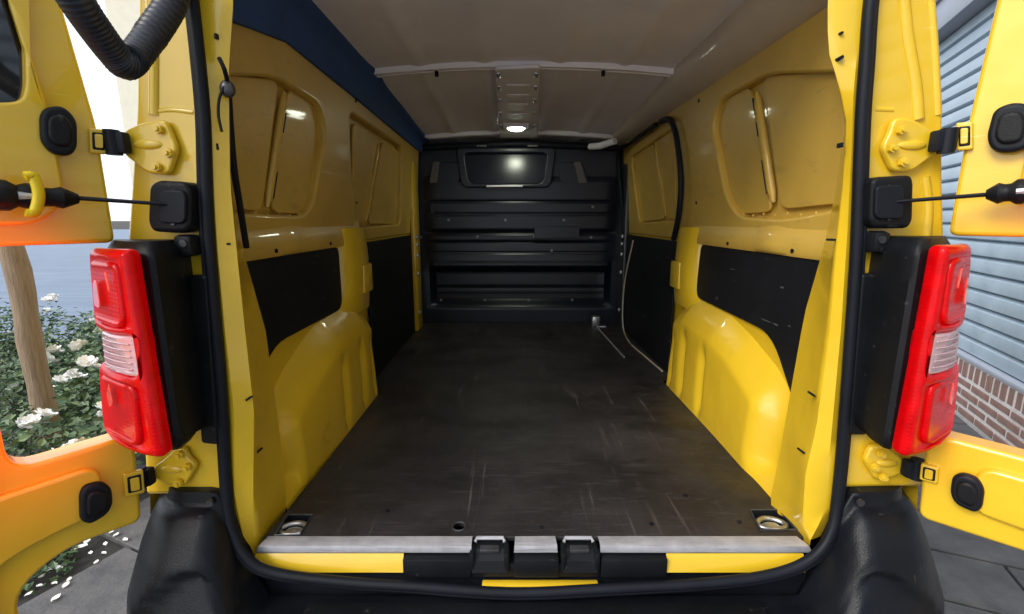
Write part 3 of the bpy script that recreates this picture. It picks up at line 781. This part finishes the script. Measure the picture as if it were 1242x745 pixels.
M['winback'] = mat('satin_window_blank', (.012, .014, .024), .24, var=.15, rvar=.04, coat=0)
bplate('window', [(563, 186), (664, 186), (658, 223), (569, 223)], .04, .01, .002, BY - .012, 'winback', tilt=.16)
for ring in ([(523, 203), (533, 197), (562, 197), (556, 222), (520, 222)], [(676, 197), (706, 197), (714, 222), (680, 222)]):
    bplate('side_recess', ring, .02, .012, .004, BY - .012, 'bulk')
for ring in ([(525, 197), (533, 196), (530, 222), (521, 222)], [(696, 197), (704, 196), (712, 222), (702, 222)]):
    bplate('side_strip', ring, .005, .006, .002, BY - .022, 'grey_strip')
for ring in ([(522, 247), (527, 247), (527, 259), (522, 259)], [(704, 247), (712, 247), (712, 258), (705, 258)]): bplate('rib_end', ring, .004, .008, .003, BY - .022, 'bulk')
for px, py in ((544, 267), (613, 267), (684, 267), (510, 288), (579, 287), (648, 287), (717, 288), (669, 304), (535, 364), (588, 364), (641, 364), (694, 364), (719, 251)):
    p = bpt(px, py, BY - .03); MB().cyl(p, (0, 1, 0), .009, .012, 10).build('bolt', 'bolt_grey', bk, angle=50)
for x0, x1, yy in ((578, 590, 177), (640, 652, 177), (590, 634, 226)):
    p, q = bpt(x0, yy, BY - .04), bpt(x1, yy, BY - .04); MB().tube([p, q], .006, 8).build('trim_strip', 'steel' if yy < 200 else 'roof', bk)
bplate('patch_panel', [(648, 275), (703, 275), (703, 288), (648, 290)], .005, .01, .003, BY - .028, 'bulk')
p = bpt(723, 384, 2.2); MB().box((p.x - .03, p.y - .03, FZ), (p.x + .025, p.y + .03, FZ + .075)).build('floor_bracket', 'steel', van, bevel=.008)
MB().tube([(-.66, BY - .01, 1.80), (0, BY - .01, 1.825), (.66, BY - .01, 1.80)], .022, 8).build('bulkhead_top_trim', 'rubber', van, angle=60)

# ---- load floor with two lashing ring recesses and a screw hole
def fz(px, py): p = U(px, py, 'z', FZ + .006); return (p.x, p.y)
recL = [fz(349, 625), fz(379, 625), fz(364, 649), fz(333, 650)]
recR = [fz(910, 619), fz(944, 619), fz(967, 643), fz(922, 644)]
hc = fz(557, 639); hole = [(hc[0] + .016 * math.cos(a), hc[1] + .016 * math.sin(a)) for a in [q * math.pi / 8 for q in range(16)]]
outf = [(-.628, .028), (.634, .028), (.642, .25), (.642, 1.08), (.70, 1.12), (.70, 2.29), (-.70, 2.29), (-.70, 1.0), (-.618, .95), (-.618, .2)]
fl = plate('load_floor', outf, [recL, recR, hole], .012, .0025, lambda u, v, ww: (u, v, FZ + ww), 'floor', van)
MB().box((-.86, .03, FZ - .10), (.86, 2.3, FZ - .045)).build('floor_pan', 'liner', van)
for k in range(16):
    pass
MB().tube([(x, y, FZ + .006) for x, y in hole], .003, 6, closed=True, up=Vector((0, 0, 1))).build('hole_rim', 'dark_steel', fl)
for rec in (recL, recR):
    cx = sum(p[0] for p in rec) / 4; cy = sum(p[1] for p in rec) / 4
    tray = MB().add([(x, y, FZ + .005) for x, y in rec] + [(lerp(x, cx, .12), lerp(y, cy, .12), FZ - .02) for x, y in rec], [(0, 1, 5, 4), (1, 2, 6, 5), (2, 3, 7, 6), (3, 0, 4, 7), (4, 5, 6, 7)]).build('ring_tray', 'plastic', fl)
    MB().tube([(rec[i][0], rec[i][1], FZ + .007) for i in range(4)], .0025, 6, closed=True, up=Vector((0, 0, 1))).build('tray_rim', 'dark_steel', fl)
    rg = [(cx + .034 * math.cos(a) * (1 - .25 * math.sin(a)), cy + .021 * math.sin(a), FZ - .004) for a in [q * math.pi / 9 for q in range(18)]]
    MB().tube(rg, .0065, 8, closed=True, up=Vector((0, 0, 1))).build('lashing_ring', 'steel', fl, angle=80)
    MB().ellipsoid((cx, cy, FZ - .012), .024, .014, .009).build('ring_pivot', 'steel', fl)
for px, py in ((831, 601), (790, 636), (897, 633), (657, 640), (470, 620)):
    x, y = fz(px, py); MB().cyl((x, y, FZ + .0062), (0, 0, 1), .006, .0016, 10).build('screw', 'rubber', fl)

# ---- sill: aluminium edge strips, yellow faces, black cover, latch catches
for x0, x1, sk0, sk1 in ((-.632, -.142, .014, 0), (-.046, .054, .003, .003), (.150, .634, 0, .02)):
    prof = [(.028, FZ + .0075), (.004, FZ + .0090), (-.004, FZ + .006), (-.007, FZ - .005), (-.006, FZ - .009)]
    rows = []
    for i in range(25):
        t = i / 24; x = lerp(x0, x1, t); b = -.004 * (1 - (x / .64) ** 2)
        rows.append([(x + (sk0 * (1 - t) - sk1 * t) * (q / 4 if False else (1 - k / 4)), y, zz + .0007 * mnoise.noise(Vector((x * 14, k, 0)))) for k, (y, zz) in enumerate(prof)])
    MB().grid(rows).build('sill_strip', 'alu', van, angle=40)
for x0, x1 in ((-.632, -.296), (.300, .612)):
    rows = [[(x0, -.004, FZ - .012), (x0, -.012, FZ - .022), (x0, -.016, FZ - .044), (x0, -.018, FZ - .050)], [(x1, -.004, FZ - .012), (x1, -.012, FZ - .022), (x1, -.016, FZ - .044), (x1, -.018, FZ - .050)]]
    MB().grid(rows).build('sill', 'yellow', van, angle=60)
MB().box((-.296, -.022, FZ - .062), (-.142, .03, FZ - .014)).build('sill_cover', 'plastic', van, bevel=.005)
MB().box((-.046, -.022, FZ - .062), (.056, .03, FZ - .014)).build('sill_cover', 'plastic', van, bevel=.005)
MB().box((.150, -.022, FZ - .062), (.300, .03, FZ - .014)).build('sill_cover', 'plastic', van, bevel=.005)
MB().box((-.142, -.016, FZ - .064), (.150, .02, FZ - .03)).build('sill_cover', 'plastic', van, bevel=.003)
MB().box((-.118, -.032, FZ - .084), (.145, -.012, FZ - .072)).build('sill_edge', 'yellow', van, bevel=.004)
for x0, x1 in ((-.140, -.062), (.066, .142)):
    xc = (x0 + x1) / 2; o = empty('latch_catch', (0, 0, 0)); o.parent = van
    hgt = (x1 - x0) / 2
    MB().grid([[(xc - hgt * k, y, zz) for k in (1, .96)] + [(xc + hgt * k, y, zz) for k in (.96, 1)] for y, zz in ((.026, FZ - .004), (.004, FZ - .006), (-.016, FZ - .022), (-.024, FZ - .046))]).build('catch_body', 'plastic', o, angle=30)
    for sx in (-1, 1): MB().box((xc + sx * hgt - .006, -.022, FZ - .046), (xc + sx * hgt + .006, .022, FZ - .001)).build('catch_cheek', 'plastic', o, bevel=.004)
    MB().tube([(xc - .034, .016, FZ + .001), (xc - .030, .024, FZ + .006), (xc + .030, .024, FZ + .006), (xc + .034, .016, FZ + .001)], .0045, 8, up=Vector((0, 0, 1))).build('striker_bar', 'alu', o)
    MB().box((xc - .022, -.006, FZ - .012), (xc + .022, .012, FZ - .002)).build('catch_slot', 'dark_steel', o, bevel=.002)

MB().box((-.64, .0, .38), (.64, .026, FZ - .05)).build('rear_valance', 'rubber', van, bevel=.004)
# ---- door seal
sealpx = [(233, 0), (242, 80), (248, 150), (251, 250), (258, 350), (269, 480), (275, 590), (281, 640), (300, 677), (334, 695), (420, 706), (500, 711), (621, 719), (740, 714), (860, 707), (935, 697), (982, 679), (1007, 648), (1016, 600), (1025, 500), (1036, 350), (1040, 278), (1045, 150), (1050, 80), (1056, 0)]
ps = [U(x, y, 'y', -.012 - .026 * sstep(600, 690, y)) for x, y in sealpx]
ps = [Vector((-.50, -.012, 1.955)), Vector((-.59, -.012, 1.92)), Vector((-.625, -.012, 1.84))] + ps + [Vector((.60, -.012, 1.84)), Vector((.56, -.012, 1.92)), Vector((.47, -.012, 1.955))]
sm_ = smooth(ps, 5, closed=True)
sl_o = MB().tube(sm_, .0112, 12, closed=True).build('door_seal', 'rubber', van, angle=80)
ctr = Vector((0, 0, 1.2))
lip = [p + (p - ctr).normalized() * .0105 + Vector((0, -.002, 0)) for p in sm_]
MB().tube(lip, .0055, 8, closed=True).build('seal_lip', 'rubber', sl_o, angle=80)
# header above the opening
MB().box((-.66, .0, 1.955), (.66, .05, 2.0)).build('header', 'yellow', van, bevel=.01)

# ---- rear corner panels outside the seal
def ring3(pxs, Y): return [(U(x, y, 'y', Y).x, U(x, y, 'y', Y).z) for x, y in pxs]
def yplate(name, ring, r, th, bv, Y, m, par, holes=()):
    return plate(name, rnd(ring, r), holes, th, bv, lambda u, v, ww: (u, Y + ww, v), m, par)
yplate('corner_panel', ring3([(172, -60), (168, 140), (163, 215), (158, 290), (164, 400), (178, 545), (180, 598), (276, 598), (262, 400), (248, 150), (228, -60)], .01), .01, .05, .010, .025, 'yellow', van)
yplate('corner_panel', ring3([(1118, -60), (1130, 40), (1140, 140), (1140, 225), (1142, 290), (1136, 400), (1122, 530), (1118, 588), (1010, 590), (1022, 400), (1044, 150), (1060, -60)], .01), .01, .05, .010, .025, 'yellow', van)
# pressed ridges and steps on them
def ridge(pxs, r, Y=0.004, name='pressed_ridge', fl_=.5):
    MB().tube(smooth([U(x, y, 'y', Y) for x, y in pxs], 6), r, 8, flat=1).build(name, 'yellow', van, angle=80)
ridge([(184, -40), (188, 60), (188, 140)], .012)
ridge([(188, 136), (210, 134), (236, 137)], .006)
ridge([(1090, -40), (1098, 40), (1108, 100), (1112, 145)], .012)
ridge([(1124, -40), (1132, 60), (1136, 140)], .008)
ridge([(1120, 215), (1124, 250), (1122, 290)], .010)
ridge([(1060, 133), (1082, 134)], .006)

# ---- hinges
def hinge(side, bracket, neck, leaf, bolts, pin):
    o = empty('door_hinge'); o.parent = van
    ring = ring3(bracket, -.02)
    yplate('hinge_plate', ring, .012, .014, .005, -.010, 'yellow', o)
    a = U(*neck[0], 'y', -.02); b = U(*neck[1], 'y', -.03)
    c_ = a.lerp(b, .42)
    MB().ellipsoid((c_.x, -.017, c_.z), abs(a.x - b.x) * .42, .006, .009, 14, 10).build('pressed_rib', 'yellow', o, angle=80)
    k = U(*pin, 'y', -.035)
    MB().cyl(k - Vector((0, 0, .022)), (0, 0, 1), .013, .044, 14).build('hinge_knuckle', 'rubber', o)
    MB().box((-.020, -.010, -.019), (.020, .010, .019), Matrix.Translation(k + Vector((-side * .004, .004, 0)))).build('hinge_link', 'rubber', o, bevel=.004)
    for x, y in bolts:
        q = U(x, y, 'y', -.02); MB().cyl(q, (0, -1, 0), .009, .007, 6).build('bolt', 'yellow', o); MB().cyl(q + Vector((0, -.006, 0)), (0, -1, 0), .005, .006, 8).build('bolt_tip', 'yellow', o)
    return k
kLU = hinge(-1, [(147, 158), (170, 148), (198, 144), (204, 158), (213, 180), (202, 212), (176, 210), (160, 196), (146, 186)], [(196, 176), (148, 173)], None, [(193, 157), (205, 186), (191, 203)], (137, 173))
kRU = hinge(1, [(1140, 160), (1122, 150), (1104, 141), (1086, 143), (1082, 160), (1072, 178), (1086, 208), (1108, 208), (1126, 195), (1140, 184)], [(1090, 178), (1139, 172)], None, [(1092, 158), (1081, 180), (1094, 197)], (1149, 171))
kLL = hinge(-1, [(184, 568), (200, 556), (212, 544), (222, 545), (226, 556), (237, 566), (222, 592), (200, 588), (184, 582)], [(222, 568), (184, 576)], None, [(219, 551), (228, 566), (217, 585)], (170, 579))
kRL = hinge(1, [(1100, 560), (1086, 550), (1070, 540), (1058, 543), (1050, 560), (1064, 584), (1086, 580), (1100, 574)], [(1064, 562), (1100, 567)], None, [(1068, 550), (1060, 566), (1070, 578)], (1112, 569))

# ---- tail lights
def tail_light(side, xi_t, xi_b, xo_t, xo_b, zt, zb):
    o = empty('tail_light'); o.parent = van
    def X(z_, f):
        t = (z_ - zb) / (zt - zb); return side * lerp(lerp(xi_b, xi_t, t), lerp(xo_b, xo_t, t), f)
    zc1 = zb + (zt - zb) * .595; zc0 = zb + (zt - zb) * .42
    def Yf(f): return -.138 + .100 * max(0, f) ** 1.35 - .012 * math.sin(max(0, min(1, f)) * math.pi)      # the lamp wraps round the corner of the body
    # black housing: the tall box behind the lens
    rows = []; K = 24
    for i in range(K + 1):
        q = i / K; z_ = lerp(zb - .008, zt + .012, q); nk = lerp(1, .74, sstep(.36, .43, q) * sstep(.65, .58, q)); e = .016 * max(0, 1 - min(q, 1 - q) / .06) ** 2
        rows.append([(X(z_, .10), .0, z_), (X(z_, .07) + side * e, -.03, z_), (X(z_, .0) + side * e, -.085 + e, z_), (X(z_, -.02) + side * e, -.120 + e, z_), (X(z_, .02) + side * e, Yf(.02) + .012 + e, z_)] + [(X(z_, f * nk), Yf(f * nk) + .014 + e, z_) for f in (.25, .5, .75, .95)] + [(X(z_, 1.0 * nk), .0, z_)])
    mb = MB(); mb.grid(rows); n = 10
    mb.f.append(tuple(range(n))); mb.f.append(tuple(K * n + i for i in range(n)))
    mb.build('housing', 'plastic', o, angle=50)
    W_ = .15
    def lens(name, P, d, th, bv, m_, **k):
        return plate(name, P, [], th, bv, lambda u, v, ww: (X(v, u / W_), Yf(u / W_) + d + ww, v), m_, o, angle=70, **k)
    # one red lens: narrow spine along the inner edge, a rounded block above and one below
    red = [(.0, zb), (.93, zb + .012), (1.0, zb + .05), (.98, zc0 - .02), (.90, zc0), (.18, zc0 - .004), (.16, zc1 + .004), (.90, zc1), (.98, zc1 + .02), (1.0, zt - .03), (.9, zt), (.06, zt + .002)]
    P = []
    ring_ = rnd([(a_ * W_, b_) for a_, b_ in red], [.014, .028, .02, .02, .026, .012, .012, .026, .02, .024, .028, .014], 5)
    for (p_, q_) in zip(ring_, ring_[1:] + ring_[:1]):                        # dense outline so that the sheet can bend
        m_ = max(1, int(math.dist(p_, q_) / .012)); P += [(lerp(p_[0], q_[0], k / m_), lerp(p_[1], q_[1], k / m_)) for k in range(m_)]
    lens('red_lens', P, -.006, .036, .014, 'red', seg=4)
    lens('clear_lens', rnd([(.13 * W_, zc0 - .004), (.28 * W_, zc0 - .004), (.42 * W_, zc0 - .003), (.56 * W_, zc0 - .003), (.72 * W_, zc0 - .002), (.72 * W_, zc1 + .002), (.56 * W_, zc1 + .003), (.42 * W_, zc1 + .003), (.28 * W_, zc1 + .004), (.13 * W_, zc1 + .004)], .006), -.006, .030, .006, 'clear')
    for k in range(5):
        z_ = lerp(zc0 + .010, zc1 - .010, k / 4); MB().tube([(X(z_, f), Yf(f) - .0215, z_) for f in (.2, .32, .44, .56, .67)], .0014, 6).build('lens_rib', 'clear', o, angle=80)
    # slightly raised fields of the two blocks, and the bulb reflectors that show in them
    for z0_, z1_ in ((zc1 + .016, zt - .018), (zb + .020, zc0 - .016)):
        lens('lens_block', rnd([(.20 * W_, z0_), (.90 * W_, z0_ + .004), (.91 * W_, z1_ - .004), (.18 * W_, z1_)], .026, 7), -.016, .018, .0085, 'red', seg=4)
    zm = lerp(zc1, zt, .48)
    lens('reflector', rnd([(.58 * W_, zm - .026), (.80 * W_, zm - .024), (.76 * W_, zm + .020), (.60 * W_, zm + .026)], .012), -.0250, .003, .001, 'red_light')
    lens('reflector', rnd([(.34 * W_, zm + .010), (.37 * W_, zm + .008), (.40 * W_, zm + .044), (.36 * W_, zm + .040)], .004), -.0250, .003, .001, 'red_light')
    zm = lerp(zb, zc0, .66)
    lens('reflector', rnd([(.54 * W_, zm - .008), (.62 * W_, zm - .020), (.66 * W_, zm + .004), (.58 * W_, zm + .030)], .006), -.0250, .003, .001, 'red_light')
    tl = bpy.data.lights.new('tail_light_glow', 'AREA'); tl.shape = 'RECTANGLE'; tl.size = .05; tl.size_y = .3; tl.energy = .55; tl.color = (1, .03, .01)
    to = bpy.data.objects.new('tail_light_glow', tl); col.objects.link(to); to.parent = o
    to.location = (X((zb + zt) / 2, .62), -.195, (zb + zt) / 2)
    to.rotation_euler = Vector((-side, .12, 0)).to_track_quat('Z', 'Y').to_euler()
    # top mounting tab and the inner black cover towards the seal
    MB().box((min(X(zt, .12), X(zt, -.10)), -.045, zt - .02), (max(X(zt, .12), X(zt, -.10)), -.005, zt + .022)).build('mounting_tab', 'plastic', o, bevel=.010)
    MB().cyl((X(zt, -.02), -.044, zt + .006), (0, -1, 0), .007, .004).build('screw', 'dark_steel', o)
    return o
tail_light(-1, .678, .680, .842, .878, 1.283, .906)
tail_light(1, .655, .655, .806, .842, 1.290, .908)
# black covers between lamp and seal
yplate('lamp_cover', ring3([(228, 334), (252, 334), (265, 540), (244, 538)], -.02), .008, .024, .006, -.010, 'plastic', van)
yplate('lamp_cover', ring3([(1045, 332), (1070, 332), (1052, 528), (1028, 528)], -.02), .008, .024, .006, -.010, 'plastic', van)

# ---- bumper
def bumper():
    path = []
    R0 = .12; XC = .76
    n = 34
    for i in range(n + 1):
        x = XC * i / n; path.append((x, 0.0, 0., x))
    for i in range(1, 15):
        a = math.pi / 2 * i / 14; path.append((XC + R0 * math.sin(a) * .75, R0 - R0 * math.cos(a), a, XC + .2 * i / 14))
    for i in range(1, 6): path.append((XC + R0 * .75, R0 + .06 * i, math.pi / 2, 1.0))
    lo_ = resample([Vector((o_, z_)) for o_, z_ in [(.004, .470), (.018, .492), (.05, .492), (.082, .497), (.125, .498), (.150, .490), (.165, .47), (.170, .40), (.13, .26)]], 80)
    hi_ = resample([Vector((o_, z_)) for o_, z_ in [(-.008, .752), (.020, .752), (.026, .722), (.040, .716), (.052, .708), (.072, .684), (.105, .63), (.148, .54), (.166, .44), (.12, .26)]], 80)
    rows = []
    for side_x, y, a, s_ in path:
        w_ = sstep(.60, .70, s_); k = lerp(1, .42, a / (math.pi / 2))
        r = []
        for (o0, z0), (o1, z1) in zip(lo_, hi_):
            o_ = lerp(o0, o1, w_) * k; z_ = lerp(z0, z1, w_)
            q_ = math.hypot((s_ - .70) / .115, (z_ - .44) / .19)
            o_ -= .016 * sstep(1.0, .90, q_) * w_
            r.append((side_x + math.sin(a) * o_, y - math.cos(a) * o_, z_))
        rows.append(r)
    rows = [[(-x, y, z_) for x, y, z_ in r] for r in rows[::-1][:-1]] + rows
    return MB().grid(rows).build('bumper', 'bumper', van, angle=60)
bp_ = bumper()
for side in (-1, 1):
    MB().cyl((side * .70, -.030, .735), (0, -1, 0), .008, .006, 10).build('bumper_screw', 'dark_steel', bp_)
MB().box((-.50, -.115, .497), (.50, -.05, .503)).build('step_pad', 'plastic', bp_, bevel=.004)
for side in (-1, 1):
    wh = empty('rear_wheel', (side * .78, .66, .325)); wh.parent = van
    mb = MB(); rows = []
    for i in range(33):
        a = 2 * math.pi * i / 32
        rows.append([(xx, r_ * math.cos(a), r_ * math.sin(a)) for xx, r_ in ((-.09, .2), (-.10, .29), (-.07, .325), (.07, .325), (.10, .29), (.09, .2))])
    mb.grid(rows); mb.build('tyre', 'tyre', wh); MB().cyl((-.05, 0, 0), (1, 0, 0), .2, .1, 24).build('rim', 'steel', wh)

# ---- rear doors, swung wide open. Local frame: s along the door from the hinge, z up, depth d away from the inner face
class Door:
    def __init__(self, side, pin, ang):
        self.side = side; self.H = Vector((pin[0], pin[1], 0)); a = R(ang)
        self.dr = Vector((side * math.sin(a), -math.cos(a), 0)); self.nm = Vector((-side * math.cos(a), -math.sin(a), 0))  # nm: towards the viewer (inner face)
        self.o = empty('rear_door', self.H); self.o.parent = van
    def P(self, s_, z_, d_): return self.dr * s_ + Vector((0, 0, z_)) + self.nm * d_
    def px(self, x, y, d_=0):
        q = onplane(x, y, self.H + self.nm * d_, self.nm) - self.H; return (q.dot(self.dr), q.z)
    def plate(self, name, ring, r, th, bv, d_, m, par=None, holes=(), seg=2):
        return plate(name, rnd(ring, r), holes, th, bv, lambda u, v, ww: self.P(u, v, d_ + ww), m, par or self.o, seg=seg)
def make_door(side, pin, ang, q):
    D = Door(side, pin, ang); T = .055
    cut_r = q['cut_r']; lowe = q['low']; zc0, zc1 = q['cut']
    e = q['edge']
    win = rnd([D.px(*p) for p in q['window']], .05)
    # door shell: C shape round the lamp and bumper cut-outs
    ring = [(.46, .36), (.46, 1.98), (e + q['top'][0], 1.98), (e + q['top'][1], 1.72), (e, 1.5), (e, zc1), (cut_r, zc1), (cut_r, zc0), (e + .02, zc0 + q.get('tip', 0)), (e + .03, lowe), (q['arc'][0], lowe + .012), (q['arc'][1], lowe - .03), (q['arc'][1] + .004, .36)]
    rr_ = [.02, .1, .06, .05, .02, .015, .05, .04, .015, .02, .04, .06, .01]
    hole = [win] if q['window'] else []
    D.plate('door_shell', ring, rr_, T, .008, -T / 2, 'yellow', holes=[win], seg=3)
    # raised inner pressing
    i1 = q['inset']
    D.plate('inner_panel', [(.44, zc1 + .035), (.44, 1.95), (i1 + .03, 1.95), (i1 + .022, 1.70), (i1, 1.50), (i1, zc1 + .075), (i1 + .04, zc1 + .035)], [.02, .05, .04, .03, .03, .03, .03], .016, .006, .006, 'yellow', holes=[win])
    z0 = zc0 - .035
    D.plate('inner_panel', [(i1 + .02, z0), (.44, z0), (.44, .40), (q['arc'][1] + .04, .40), (q['arc'][1] + .025, lowe + .035), (q['arc'][0] + .02, lowe + .055), (i1 + .02, lowe + .06)], [.03, .02, .02, .02, .05, .04, .03], .016, .006, .006, 'yellow')
    D.plate('inner_panel', [(cut_r + .025, zc1 + .07), (.43, zc1 + .07), (.43, zc0 - .06), (cut_r + .025, zc0 - .06)], .03, .012, .005, .004, 'yellow')
    D.plate('window', [D.px(*p) for p in q['window2']], .05, .006, .001, -.014, 'glass')
    # bump stops
    for ring_ in q['stops']:
        pr = [D.px(*p, .014) for p in ring_]
        st = D.plate('bump_stop', pr, .032, .02, .007, .018, 'rubber', seg=3)
        cx = sum(p[0] for p in pr) / len(pr); cz = sum(p[1] for p in pr) / len(pr)
        D.plate('stop_pad', [(lerp(a, cx, .35), lerp(b, cz, .35)) for a, b in pr], .02, .012, .005, .028, 'plastic', st)
    # hinge recess on the door edge
    for ring_ in q['leaf']:
        pr = [D.px(*p) for p in ring_]
        lf = D.plate('hinge_leaf', pr, .004, .012, .003, .004, 'yellow')
        cx = sum(p[0] for p in pr) / len(pr); cz = sum(p[1] for p in pr) / len(pr)
        D.plate('leaf_recess', [(lerp(a, cx, .30), lerp(b, cz, .30)) for a, b in pr], .003, .006, .002, .009, 'rubber', lf)
        D.plate('leaf_pad', [(lerp(a, cx, .55), lerp(b, cz, .45)) for a, b in pr], .003, .004, .001, .012, 'yellow', lf)
    return D
DL = make_door(-1, (-.80, -.03), 35, dict(top=(.055, .024), cut_r=.206, low=.712, cut=(.905, 1.290), edge=.012, arc=(.160, .232), inset=.075,
     window=[(-90, -60), (24, -60), (28, 60), (29, 105), (24, 124), (-10, 126), (-90, 112)], window2=[(-100, -70), (30, -70), (36, 60), (36, 110), (28, 132), (-10, 134), (-100, 120)],
     stops=[[(52, 132), (74, 128), (92, 146), (92, 180), (84, 190), (62, 188), (48, 172), (47, 142)], [(100, 588), (122, 582), (134, 590), (135, 610), (128, 622), (108, 634), (96, 630), (95, 600)]],
     leaf=[[(106, 156), (128, 158), (128, 188), (107, 186)], [(148, 574), (172, 568), (174, 596), (150, 602)]]))
DR = make_door(1, (.785, -.03), 40, dict(top=(.03, .010), cut_r=.30, low=.715, cut=(.905, 1.303), edge=.004, arc=(.22, .30), inset=.085,
     window=[(1300, -80), (1500, -80), (1500, 60), (1300, 60)], window2=[(1295, -90), (1510, -90), (1510, 70), (1295, 70)],
     stops=[[(1206, 134), (1228, 125), (1248, 127), (1256, 150), (1248, 180), (1225, 187), (1204, 184), (1197, 168)], [(1156, 576), (1168, 572), (1186, 578), (1195, 592), (1192, 614), (1184, 620), (1160, 610), (1153, 596)]],
     leaf=[[(1160, 150), (1181, 148), (1181, 182), (1161, 184)], [(1118, 560), (1140, 566), (1138, 586), (1116, 580)]]))

# ---- door check straps
def door_check(side, D, box, rod0, rod1, mech, clip=None):
    o = empty('door_check'); o.parent = van
    yplate('check_box', ring3(box, -.03), .012, .045, .008, -.020, 'plastic', o)
    cx = sum(p[0] for p in box) / len(box); cy = sum(p[1] for p in box) / len(box)
    yplate('check_face', ring3([(lerp(x, cx, .35), lerp(y, cy, .35)) for x, y in box], -.045), .008, .010, .003, -.045, 'rubber', o)
    for dy in (-18, 20):
        q = U(cx, cy + dy, 'y', -.043); MB().cyl(q, (0, -1, 0), .004, .003, 10).build('screw', 'dark_steel', o)
    a = U(*rod0, 'y', -.045); dd = D.px(*rod1, .045); b = D.P(dd[0], dd[1], .045) + D.H
    MB().tube([a, b], [.0055, .0065], 8, flat=.6).build('check_rod', 'rubber', o)
    pr = [D.px(*p, .05) for p in mech]; c0 = D.P(pr[0][0], pr[0][1], .05) + D.H; c1 = D.P(pr[1][0], pr[1][1], .05) + D.H
    n_ = 12; pts = [c0.lerp(c1, t / n_) for t in range(n_ + 1)]
    rad = [.008, .013, .018, .015, .015, .021, .021, .017, .024, .024, .024, .024, .024]
    MB().tube(pts, rad, 12).build('check_arm', 'plastic', o, angle=40)
    c = c0.lerp(c1, .42); v = (c1 - c0).normalized()
    MB().tube([c + D.nm * .016, c + v * .022 + D.nm * .016], .006, 8).build('arm_window', 'alu', o)
    return o
ckL = door_check(-1, DL, [(186, 226), (196, 219), (230, 221), (236, 232), (235, 276), (226, 283), (190, 281), (184, 270)], (205, 248), (88, 240), [(95, 241), (-40, 235)])
ckR = door_check(1, DR, [(1052, 220), (1060, 215), (1100, 213), (1103, 222), (1102, 268), (1096, 277), (1056, 277), (1050, 268)], (1085, 245), (1198, 236), [(1196, 236), (1290, 228)])
# yellow clip on the left strap
cp = [DL.P(*DL.px(x, y, .075), .075) + DL.H for x, y in [(30, 214), (40, 213), (44, 222), (47, 236), (45, 250), (40, 259), (31, 258)]]
MB().tube(smooth(cp, 4), .0085, 8, flat=.8).build('strap_clip', 'clip', ckL, angle=80)

# ---- ribbed hose between door top and body
hp = smooth([Vector(U(70, -40, 'y', -.27)), U(92, 0, 'y', -.25), U(116, 36, 'y', -.22), U(138, 65, 'y', -.19), U(150, 75, 'y', -.175), U(164, 68, 'y', -.155), U(185, 40, 'y', -.12), U(208, 4, 'y', -.07), U(224, -40, 'y', -.03)], 30)
nn_ = len(hp)
rad = []
for i in range(nn_):
    t = i / nn_
    rib = .0016 if .50 < t < .62 or t > .72 else .0004
    rad.append(.0215 + rib * math.sin(i * 1.35) + (.003 * math.exp(-((t - .5) / .06) ** 2)))
MB().tube(hp, rad, 14).build('ribbed_hose', 'hose', van, angle=80)

# ---- black cable hanging down the left pillar, with clip
cb = [U(266, 71, 'y', -.02), U(272, 84, 'y', -.025), U(276, 100, 'y', .0), U(277, 112, 'y', .02), U(279, 150, 'y', .05), U(284, 205, 'y', .08), U(291, 250, 'y', .12), U(299, 300, 'y', .16)]
cbl = MB().tube(smooth(cb, 8), [.004 + .003 * sstep(16, 30, i) for i in range(57)], 8).build('hanging_cable', 'rubber', van, angle=80)
q = U(276, 108, 'y', .0); MB().ellipsoid(q, .014, .012, .016).build('cable_clip', 'dark_steel', cbl, angle=80)
MB().tube(smooth([U(272, 105, 'y', -.01), U(266, 120, 'y', -.012), U(265, 140, 'y', -.012), U(269, 160, 'y', -.012)], 6), .0025, 6).build('thin_wire', 'rubber', cbl, angle=80)
